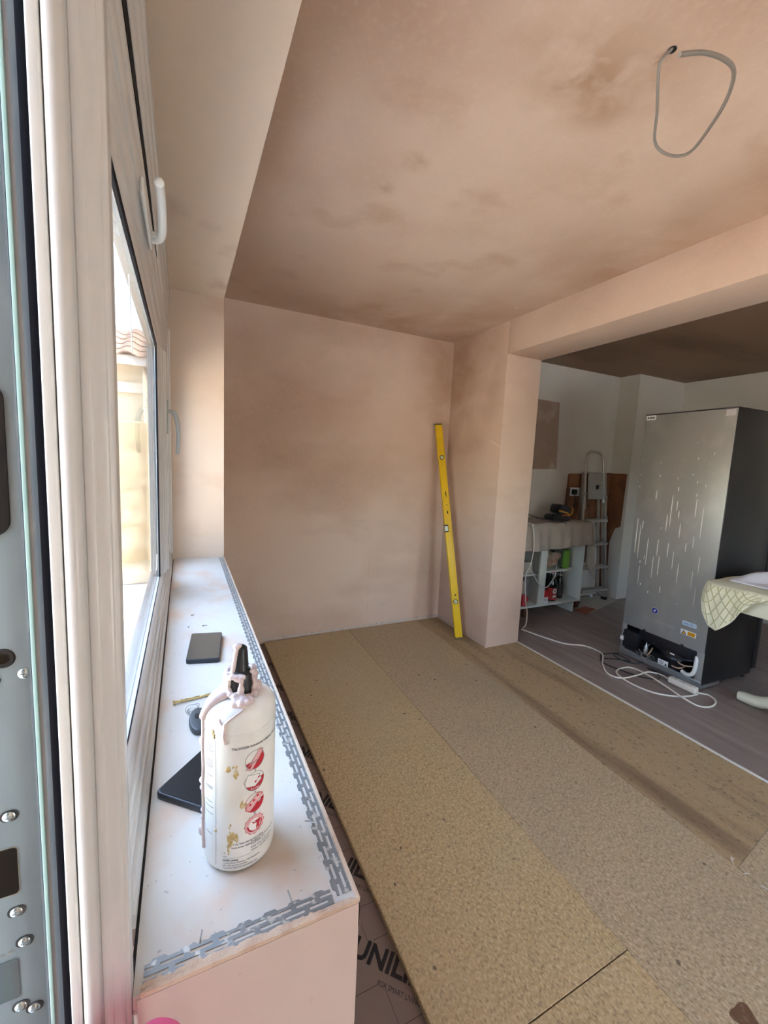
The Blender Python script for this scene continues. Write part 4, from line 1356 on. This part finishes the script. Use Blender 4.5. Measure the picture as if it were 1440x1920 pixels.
def lerp_tab(tab, x):
    for (a, b), (c, d) in zip(tab, tab[1:]):
        if x <= c:
            return b + (d-b)*(x-a)/(c-a)
    return tab[-1][1]


def quilt(u, v):
    # v runs along the table edge towards the far end, u from the hanging hem up over the edge and across the top
    Y = .80 + v*.502
    h = lerp_tab(HANG, Y) + .006
    inset = .05*max(0, (Y-1.24)/.062)**2        # follows the rounded corner
    edge = 2.652 + inset
    if u < .35:
        t = 1-u/.35
        d = h*t
        X = edge - .010*math.sin(min(d, .03)/.03*1.57) - .006*math.sin(Y*70)*t - .012*t*(h > .02)
        return (X, Y + .010*t*math.sin(Y*31), .7425 - d)
    t = (u-.35)/.65
    X = edge + t*.72
    return (X, Y, .7455 + .003*math.sin(X*22)*math.sin(Y*25))


q = cloth('quilted_cover', 'pale cream quilted cover hanging over the corner of the cream table', 'cover', quilt, 70, 80, quilt_m, .006)
for k in range(7):
    for sg in (1, -1):
        pts = []
        for j in range(31):
            t = j/30
            u, v = .02+.33*t, .52+.075*k+sg*.10*(t-.5)*2
            if 0 <= v <= .995 and lerp_tab(HANG, .80+v*.502) > .02:
                p = quilt(u, v)
                pts.append((p[0]-.0068, p[1], p[2]))
        if len(pts) > 3:
            MB().tube(pts, .0026, 5).build('stitching', stitch_m, q)


def towel(u, v):
    x = 2.79 + .62*u
    y = .72 + .52*v + .03*math.sin(u*9)
    h = .006 + .075*max(0, math.sin(u*3.0-.35))*(.55+.45*math.sin(v*3.1+.4)) + .020*math.sin(u*13+v*5)*u + .012*math.sin(v*15+u*4)
    edge = min(1, min(u, 1-u, v, 1-v)*9)
    return (x, y, .7520 + max(.0, h)*edge + .004)


cloth('towel', 'crumpled white towel lying on the quilted table cover', 'towel', towel, 44, 44, towel_m, .006)

# ------------------------------------------------------------------ low cabinet with shelves
CX0, CX1, CY0, CY1 = 2.42, 3.425, 2.690, 3.035
cbn = thing('shelf_cabinet', 'low white open cabinet with shelves behind the pillar', 'cabinet', ((CX0+CX1)/2, CY0, 0))
cl = lambda p: (p[0]-(CX0+CX1)/2, p[1]-CY0, p[2])


def cbox(name, a, b, mat=cab_white, bev=.0015):
    return MB().box(a, b).xf(cl).build(name, mat, cbn, bevel=bev)


cbox('side_panel', (CX1-.018, CY0, .105), (CX1, CY1, .84))
cbox('side_panel', (CX0, CY0, .105), (CX0+.018, CY1, .84))
cbox('bottom_shelf', (CX0+.018, CY0, .105), (CX1-.018, CY1, .123))
cbox('middle_shelf', (2.985, CY0+.05, .398), (CX1-.018, CY1, .414))
cbox('middle_shelf', (CX0+.018, CY0+.05, .383), (2.915, CY1, .399))
cbox('divider_stile', (2.868, CY0-.002, .123), (2.945, CY0+.020, .84))
cbox('divider', (2.915, CY0+.018, .123), (2.935, CY1, .84))
cbox('back_panel', (CX0+.018, CY1-.006, .123), (CX1-.018, CY1, .84), mk('cabinet_back', (.30, .28, .25), .7))
cbox('worktop', (CX0-.005, CY0-.012, .84), (CX1+.01, CY1+.004, .866))
cbox('plinth', (3.345, CY0+.02, .0), (3.362, CY1-.02, .105))
cbox('leg', (2.77, CY0+.05, .0), (2.80, CY0+.08, .105), wood)
cbox('leg', (2.45, CY0+.05, .0), (2.48, CY0+.08, .105), wood)
# drape
def drape(u, v):
    # u along X, v from the wall over the top and down the front
    L1 = CY1-.03-(CY0-.018)
    d = v*(L1+.225+.015*math.sin(u*5))
    X = CX0+.02 + u*(CX1+.022-CX0-.02)
    if d < L1:
        return (X, CY1-.03-d, .8690 + .004 + .003*math.sin(u*23+v*6))
    h = d-L1
    fold = .012*(1+math.sin(u*21+.8))*min(1, h/.10) + .010*(1+math.sin(u*47))*min(1, h/.15)
    return (X, CY0-.020-.008*math.sin(min(h, .03)/.03*1.57)-fold, .872-h)


def side_flap(u, v):
    # hangs over the right end; longest towards the front
    Y = CY1-.035 - u*(CY1-.035-(CY0-.030))
    ln = .16 + .42*max(0, u-.15)**.8 + .03*math.sin(u*14)
    h = v*ln
    fold = .016*math.sin(u*19+v*2)*min(1, h/.08)
    return (CX1+.024+.012*math.sin(min(h, .03)/.03*1.57)+fold+.05*v*u+.010*v, Y-.02*v*u, .8735-h)


ds = cloth('dust_sheet', 'beige dust sheet draped over the low white cabinet', 'sheet', drape, 90, 50, drape_m, .004)
fl_ = cloth('side_flap', None, None, side_flap, 40, 40, drape_m, .004)
fl_.parent = ds
mb = MB().tube([(CX0+.03+k*.0975, CY0-.0275-.004*math.sin(k*2.3), .764+.004*math.sin(k*1.7)) for k in range(11)], .003, 6)
mb.build('hem', drape_m, bpy.data.objects['dust_sheet'], smooth=True)

# items in the cabinet
zb = .1232


def pbottle(name, label, x, y, prof, glass, capm, caph, parts, s=1.0, cat='bottle'):
    r = thing(name, label, cat, (x, y, zb))
    MB().lathe(prof, (0, 0, 0), 24).build('body', glass, r, smooth=True)
    rr, z = prof[-1]
    MB().lathe([(rr+.003, z-.002), (rr+.003, z+caph), (rr*.8, z+caph+.002), (.001, z+caph+.002)], (0, 0, 0), 18).build('cap', capm, r, smooth=True)
    for (nm, r0, z0, z1, m) in parts:
        MB().lathe([(r0-.001, z0), (r0, z0+.001), (r0, z1-.001), (r0-.001, z1)], (0, 0, 0), 24).build(nm, m, r, smooth=True)
    return r


pb = pbottle('cordial_bottle', 'dark bottle with red label and round white badge on the bottom shelf', 3.115, 2.765,
             [(.001, .001), (.042, .0), (.046, .006), (.046, .125), (.049, .14), (.048, .165), (.036, .205), (.018, .235), (.015, .262)], b_green, red_pl, .018,
             [('label', .0468, .012, .128, b_label), ('collar', .019, .255, .262, label_white)])
mb = MB().lathe([(.024, 0), (.024, -.0008)], (-.008, -.0468, .098), 24, 'y')
mb.build('badge', label_white, pb)
MB().lathe([(.015, 0), (.015, -.0014)], (-.008, -.0468, .098), 20, 'y').build('badge_centre', mk('badge_grey', (.30, .16, .15), .5), pb)
mb = MB()
for k, (x0, x1, z0, z1) in enumerate([(-.028, -.016, .035, .060), (-.014, .004, .042, .058), (.006, .016, .044, .055)]):
    mb.box((x0, -.0482, z0), (x1, -.0472, z1))
mb.build('label_mark', label_white, pb)
pbottle('wine_bottle', 'tall black wine bottle with white neck band at the right of the shelf', 3.255, 2.80,
        [(.001, .001), (.034, .0), (.036, .005), (.036, .165), (.030, .195), (.015, .222), (.013, .285)], b_dark, black_pl, .012,
        [('neck_band', .0170, .218, .230, label_white), ('etched_label', .0364, .03, .14, mk('etched', (.03, .03, .035), .5))])
pbottle('wine_bottle', 'dark wine bottle standing behind the red labelled bottle', 3.185, 2.90,
        [(.001, .001), (.036, .0), (.038, .005), (.038, .175), (.030, .205), (.015, .235), (.013, .30)], b_dark, black_pl, .014,
        [('neck_band', .0165, .235, .243, label_white)])
pbottle('wine_bottle', 'dark bottle in the shadow just right of the white cabinet divider', 3.015, 2.87,
        [(.001, .001), (.036, .0), (.038, .005), (.038, .18), (.030, .21), (.015, .24), (.013, .295)], b_dark, black_pl, .012, [])
ct = thing('red_carton', 'small red and white carton beside the white cabinet divider', 'carton', (2.990, 2.735, zb))
MB().box((-.034, -.025, 0), (.030, .025, .055)).build('lower_half', sticker_white, ct, bevel=.001)
MB().box((-.034, -.025, .055), (.030, .025, .115)).build('upper_half', label_red, ct, bevel=.001)
MB().box((-.024, -.0258, .012), (.02, -.025, .045)).build('printed_panel', sticker_grey, ct)
mb = MB().prism([(2.705, .123), (2.795, .123), (2.80, .30), (2.79, .33), (2.72, .33), (2.705, .30)], 2.770, 2.92, lambda a, b, h: (a, h, b))
tag(mb.build('carton', box_m, bevel=.002), 'beige carton on the bottom shelf left of the divider', 'carton')
mb = MB().prism([(2.80, .1232), (2.864, .1232), (2.864, .335), (2.80, .345)], 2.80, 2.95, lambda a, b, h: (a, h, b))
tag(mb.build('carton', box_grey, bevel=.002), 'grey carton standing behind the beige carton left of the divider', 'carton')
jr = thing('red_jug', 'small red plastic jug on the bottom shelf next to the pillar', 'jug', (2.735, 2.728, zb))
MB().lathe([(.001, .001), (.034, 0), (.038, .004), (.034, .07), (.020, .085), (.018, .10)], (0, 0, 0), 20).build('body', red_pl, jr, smooth=True)
MB().tube(smooth_path([(.03, 0, .08), (.05, 0, .07), (.05, 0, .035), (.034, 0, .02)], 5), .005, 8).build('grip', red_pl, jr, smooth=True)
mb = MB().box((2.60, 2.78, .3995), (2.86, 2.93, .50))
tag(mb.build('carton', card, bevel=.002), 'pale flat carton on the middle shelf left of the divider', 'carton')
random.seed(4)
mb = MB()
for k in range(16):
    mb.ball((3.125+random.gauss(0, .045), 2.83+random.gauss(0, .02), .455+random.random()*.11), (.045, .03, .035), 10, 7)
fb = remesh(mb, 'food_bag', bag_m, None, .007)
zmin = min(v.co.z for v in fb.data.vertices)
for v in fb.data.vertices:
    v.co.z += .4145-zmin
tag(fb, 'crumpled clear food bag with mixed colours on the middle shelf', 'bag')
mb = MB().prism([(3.25, .4145), (3.305, .4145), (3.315, .56), (3.30, .60), (3.26, .59)], 2.75, 2.80, lambda a, b, h: (a, h, b))
tag(mb.build('green_packet', green_bag, bevel=.012), 'bright green packet on the middle shelf near the cabinet side', 'packet')

# site radio / charger on the cabinet
rd = thing('cordless_tool', 'black cordless tool with amber trim standing on the dust sheet', 'tool', (3.125, 2.78, .876))
MB().prism(rrect(-.115, .105, 0, .062, .028), -.055, .055, lambda a, b, h: (a, h, b)).build('base', black_pl, rd, bevel=.006)
rm = Matrix.Rotation(math.radians(12), 4, 'Y')
hd = MB().prism(rrect(-.075, .085, .066, .150, .030), -.05, .05, lambda a, b, h: rm @ Vector((a, h, b))).build('head', black_pl, rd, bevel=.006)
MB().prism(rrect(-.068, .060, .082, .094, .005), -.0535, -.0495, lambda a, b, h: rm @ Vector((a, h, b))).build('amber_stripe', amber, rd)
MB().prism(rrect(-.055, .050, .104, .138, .012), -.0525, -.0495, lambda a, b, h: rm @ Vector((a, h, b))).build('front_window', fridge_black, rd)
MB().tube(smooth_path([tuple(rm @ Vector(p)) for p in [(.055, -.052, .072), (.092, -.052, .085), (.105, -.052, .125), (.088, -.052, .148)]], 6), .006, 8).build('amber_handle', amber, rd, smooth=True)
MB().tube([(-.01, -.056, .055), (.02, -.057, .062), (.06, -.057, .058), (.09, -.056, .052)], .005, 8).build('orange_trim', orange_red, rd, smooth=True)
# leads running off the cabinet
ld2 = thing('cable_lead', 'thin dark lead trailing over the dust sheet from the cordless tool', 'cable', (3.0, 2.66, .87))
pp = [(2.60, 2.80, 1.02), (2.75, 2.78, .945), (2.88, 2.76, .905), (3.00, 2.72, .888), (3.06, 2.69, .884), (3.10, 2.667, .868), (3.105, 2.650, .80), (3.085, 2.648, .72), (3.08, 2.66, .66)]
MB().tube([p-Vector((3.0, 2.66, .87)) for p in smooth_path(pp, 6)], .0042, 8).build('cord', mk('cord_grey', (.10, .09, .085), .5), ld2, smooth=True)
ld3 = thing('cable_lead', 'pale lead hanging in a loop down the front of the cabinet by the pillar', 'cable', (2.75, 2.63, .80))
pp = [(2.63, 2.66, .885), (2.67, 2.64, .87), (2.705, 2.635, .78), (2.71, 2.64, .62), (2.715, 2.645, .48), (2.80, 2.648, .36), (2.86, 2.645, .305), (2.93, 2.648, .30), (2.99, 2.65, .36), (3.02, 2.65, .42), (3.03, 2.655, .50)]
MB().tube([p-Vector((2.75, 2.63, .80)) for p in smooth_path(pp, 6)], .0042, 8).build('cord', sticker_grey, ld3, smooth=True)
ld4 = thing('cable_lead', 'white lead dropping to the floor right beside the pillar edge', 'cable', (2.66, 2.63, .30))
pp = [(2.66, 2.62, .88), (2.70, 2.625, .70), (2.69, 2.63, .54), (2.64, 2.63, .42), (2.655, 2.62, .22), (2.665, 2.60, .10), (2.63, 2.57, .02), (2.57, 2.54, .006)]
MB().tube([p-Vector((2.66, 2.63, .30)) for p in smooth_path(pp, 6)], .0045, 8).build('cord', cord_white, ld4, smooth=True)

# ------------------------------------------------------------------ step ladder folded against the wall
lad = thing('step_ladder', 'folded aluminium step ladder leaning on the stripped wall by the cabinet', 'ladder', (3.80, 2.87, 0))


def lp(x, s, off=0.0):
    """x in ladder width, s = 0..1 up the lean"""
    return (x-3.80, (.135*s)-.0 + off, 1.545*s)


def lbar(name, path, wx, wy, parent=lad, mat=alu):
    mb = MB()
    P = [Vector(p) for p in path]
    for i in range(len(P)-1):
        a, b = P[i], P[i+1]
        vs = []
        for p in (a, b):
            vs += [(p.x-wx, p.y-wy, p.z), (p.x+wx, p.y-wy, p.z), (p.x+wx, p.y+wy, p.z), (p.x-wx, p.y+wy, p.z)]
        mb.add(vs, [(0, 1, 2, 3), (7, 6, 5, 4), (0, 4, 5, 1), (1, 5, 6, 2), (2, 6, 7, 3), (3, 7, 4, 0)])
    return mb.build(name, mat, parent, bevel=.002)


Lx = lambda s: 3.60+.075*s/.8 if s < .8 else 3.675
Rx = lambda s: 4.015-.045*s/.8 if s < .8 else 3.970
lbar('stile', [lp(Lx(0), .01), lp(Lx(.8), .86)], .013, .022)
lbar('stile', [lp(Rx(0), .01), lp(Rx(.8), .86)], .013, .022)
lbar('rear_leg', [lp(Lx(0)+.03, .012, .05), lp(Lx(.6)+.03, .75, .045)], .010, .012)
lbar('rear_leg', [lp(Rx(0)-.035, .012, .05), lp(Rx(.6)-.035, .75, .045)], .010, .012)
hoop = [lp(3.685, .62), lp(3.690, .80), lp(3.695, .92), lp(3.715, .975), lp(3.76, .995), lp(3.82, 1.0), lp(3.88, .997), lp(3.93, .978), lp(3.955, .92), lp(3.962, .80), lp(3.968, .66)]
MB().tube(smooth_path(hoop, 5), .013, 10).build('hoop', alu, lad, smooth=True)
for s in (.07, .225, .38, .535):
    y0, z0 = .135*s, 1.545*s
    xa, xb = Lx(s)+.010, Rx(s)-.010
    st = MB().box((xa-3.80, y0-.055, z0), (xb-3.80, y0+.030, z0+.026)).build('step', alu, lad, bevel=.003)
    mb = MB()
    for k in range(4):
        mb.box((xa-3.80+.01, y0-.048+.018*k, z0+.0255), (xb-3.80-.01, y0-.042+.018*k, z0+.0285))
    mb.build('tread_rib', alu, st)
mb = MB()
vs = [lp(3.705, .685, -.035), lp(3.935, .685, -.035), lp(3.925, .86, -.03), lp(3.715, .86, -.03)]
vs2 = [(x, y+.022, z) for x, y, z in vs]
mb.add(vs+vs2, [(0, 1, 2, 3), (7, 6, 5, 4), (0, 4, 5, 1), (1, 5, 6, 2), (2, 6, 7, 3), (3, 7, 4, 0)])
plat = mb.build('platform', alu_plat, lad, bevel=.006)
mb = MB()
c0 = lp(3.825, .765, -.0375)
mb.box((c0[0]-.018, c0[1]-.003, c0[2]-.022), (c0[0]+.018, c0[1]+.003, c0[2]+.022))
mb.build('logo_square', black_pl, plat)
for s in ((Lx(.7), .72), (Rx(.7), .70), (Rx(.5), .56)):
    p = lp(s[0], s[1], -.026)
    MB().ball(p, (.016, .010, .022), 10, 7).build('bracket', alu_plat, lad, smooth=True)
for x in (Lx(0), Rx(0)):
    MB().box((x-3.80-.016, -.026, 0), (x-3.80+.016, .028, .030)).build('rubber_foot', black_pl, lad, bevel=.003)

# wall socket with plug
sk2 = thing('wall_socket', 'white wall socket with a black plug on the stripped wall left of the ladder', 'socket', (3.625, 3.045, 1.13))
MB().box((-.075, -.012, -.043), (.075, .0, .043)).build('face_plate', sticker_white, sk2, bevel=.004)
pg = MB().prism(rrect(-.055, -.005, -.028, .026, .012), -.045, -.012, lambda a, b, h: (a, h, b)).build('plug', black_pl, sk2, bevel=.004)
MB().tube(smooth_path([(-.03, -.035, -.025), (-.03, -.045, -.07), (-.025, -.03, -.16), (-.04, -.03, -.24)], 5), .004, 8).build('flex', black_pl, sk2, smooth=True)
MB().box((.020, -.0135, -.010), (.034, -.012, .012)).build('rocker_switch', sticker_grey, sk2, bevel=.001)
bb = MB().box((3.535, 3.028, 1.185), (3.665, 3.0455, 1.315))
tag(bb.build('wooden_board', mk('offcut_wood', (.26, .13, .06), .7), bevel=.006), 'brown wooden offcut fixed above the wall socket', 'board')
bb = MB().prism([(3.488, .868), (3.515, .868), (3.53, 1.165), (3.495, 1.17)], 3.012, 3.030, lambda a, b, h: (a, h, b))
tag(bb.build('wooden_stick', wood, bevel=.002), 'dark wooden stick leaning upright beside the wall socket', 'stick')
bb = MB().prism([(3.475, .0), (3.515, .0), (3.515, .42), (3.475, .42)], 2.78, 2.80, lambda a, b, h: (a, h, b))
tag(bb.build('wooden_post', wood, bevel=.002), 'dark wooden post standing between cabinet and ladder', 'post')
# cardboard on the floor
o = MB().prism([(3.50, 2.62), (4.13, 2.80), (4.13, 3.00), (3.45, 3.00)], .0002, .004, lambda a, b, h: (a, b, h)).build('cardboard_sheet', card)
tag(o, 'pale cardboard sheet lying on the floor under the ladder', 'cardboard')
lad.location.z = .0042
o = MB().prism([(3.40, 2.60), (3.64, 2.67), (3.60, 2.77), (3.40, 2.72)], .0044, .007, lambda a, b, h: (a, b, h)).build('red_card', card_red)
tag(o, 'reddish flat card lying on the floor at the foot of the cabinet', 'card')
cup = thing('light_bulb', 'small pale bulb lying on the cardboard behind the lowest ladder step', 'bulb', (3.93, 2.96, .0045))
MB().ball((0, 0, .018), (.024, .018, .018), 14, 9).build('bulb', sticker_white, cup, smooth=True)
MB().lathe([(.011, -.045), (.012, -.02), (.010, -.012)], (0, 0, .012), 12, 'x').build('cap', zinc, cup, smooth=True)

# ------------------------------------------------------------------ outside
gr = tag(MB().box((-14, -12, -.45), (8, 14, -.301)).build('ground_outside', paving), kind='structure')
nb = thing('neighbour_house', 'cream rendered house with tiled roof seen through the window pane', 'building', (-3.0, 6.2, -.30))
nl = lambda p: (p[0]+3.0, p[1]-6.2, p[2]+.30)
MB().box((-9.0, 6.2, -.30), (-.45, 9.0, 2.40)).xf(nl).build('wall', render_cream, nb)
MB().box((-9.0, 6.15, 2.06), (-.45, 6.199, 2.18)).xf(nl).build('band_course', mk('band_grey', (.55, .52, .46), .8), nb)
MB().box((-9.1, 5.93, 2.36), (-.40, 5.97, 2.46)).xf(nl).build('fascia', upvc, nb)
tile_mesh = MB().grid(lambda u, v: ((u-.5)*.27, (v-.5)*.34, .026*math.sin(u*2*math.pi)+.012*(1-v)), 8, 1).build('roof_tile', tile_m, nb)
md = tile_mesh.modifiers.new('s', 'SOLIDIFY')
md.thickness = .015
dg = bpy.context.evaluated_depsgraph_get()
tm = bpy.data.meshes.new_from_object(tile_mesh.evaluated_get(dg))
bpy.data.objects.remove(tile_mesh)
sl = math.radians(24)
for r_ in range(5):
    for c_ in range(24):
        o = bpy.data.objects.new('roof_tile', tm)
        COL.objects.link(o)
        o.parent = nb
        d = .16 + r_*.29
        o.location = nl((-.52-c_*.26, 5.90+d*math.cos(sl), 2.47+d*math.sin(sl)))
        o.rotation_euler = (sl, 0, 0)
MB().prism([(5.98, 2.40), (7.30, 2.40+1.32*math.tan(sl)), (8.9, 2.40)], -9.1, -.40, lambda a, b, h: nl((h, a, b))).build('roof_deck', tile_m, nb)
gw = MB().prism([(5.86, -.30), (6.10, -.30), (6.08, 1.70), (5.90, 1.70)], -6.0, -.40, lambda a, b, h: (h, a, b))
tag(gw.build('garden_wall', ochre, bevel=.04), 'ochre stone garden wall in front of the cream house outside', 'wall')
gw = MB().prism([(-5.3, -.30), (-5.0, -.30), (-5.0, 1.60), (-5.3, 1.60)], -6, 5.8, lambda a, b, h: (a, h, b))
tag(gw.build('boundary_wall', render_cream, bevel=.03), 'cream boundary wall running along the far side of the yard', 'wall')

# ------------------------------------------------------------------ groups of alike things
GROUPS = {'wine_bottle': 'dark bottles on the cabinet shelf', 'carton': 'cartons in the low cabinet', 'phone': 'phones on the sill',
          'nail': 'nail stubs in the corner beads', 'corner_bead': 'corner beads on the sill', 'plaster_crumb': 'crumbs on the sill', 'cable_lead': 'leads around the cabinet'}
for o in bpy.data.objects:
    k = o.name.split('.')[0]
    if o.parent is None and k in GROUPS:
        o['group'] = GROUPS[k]
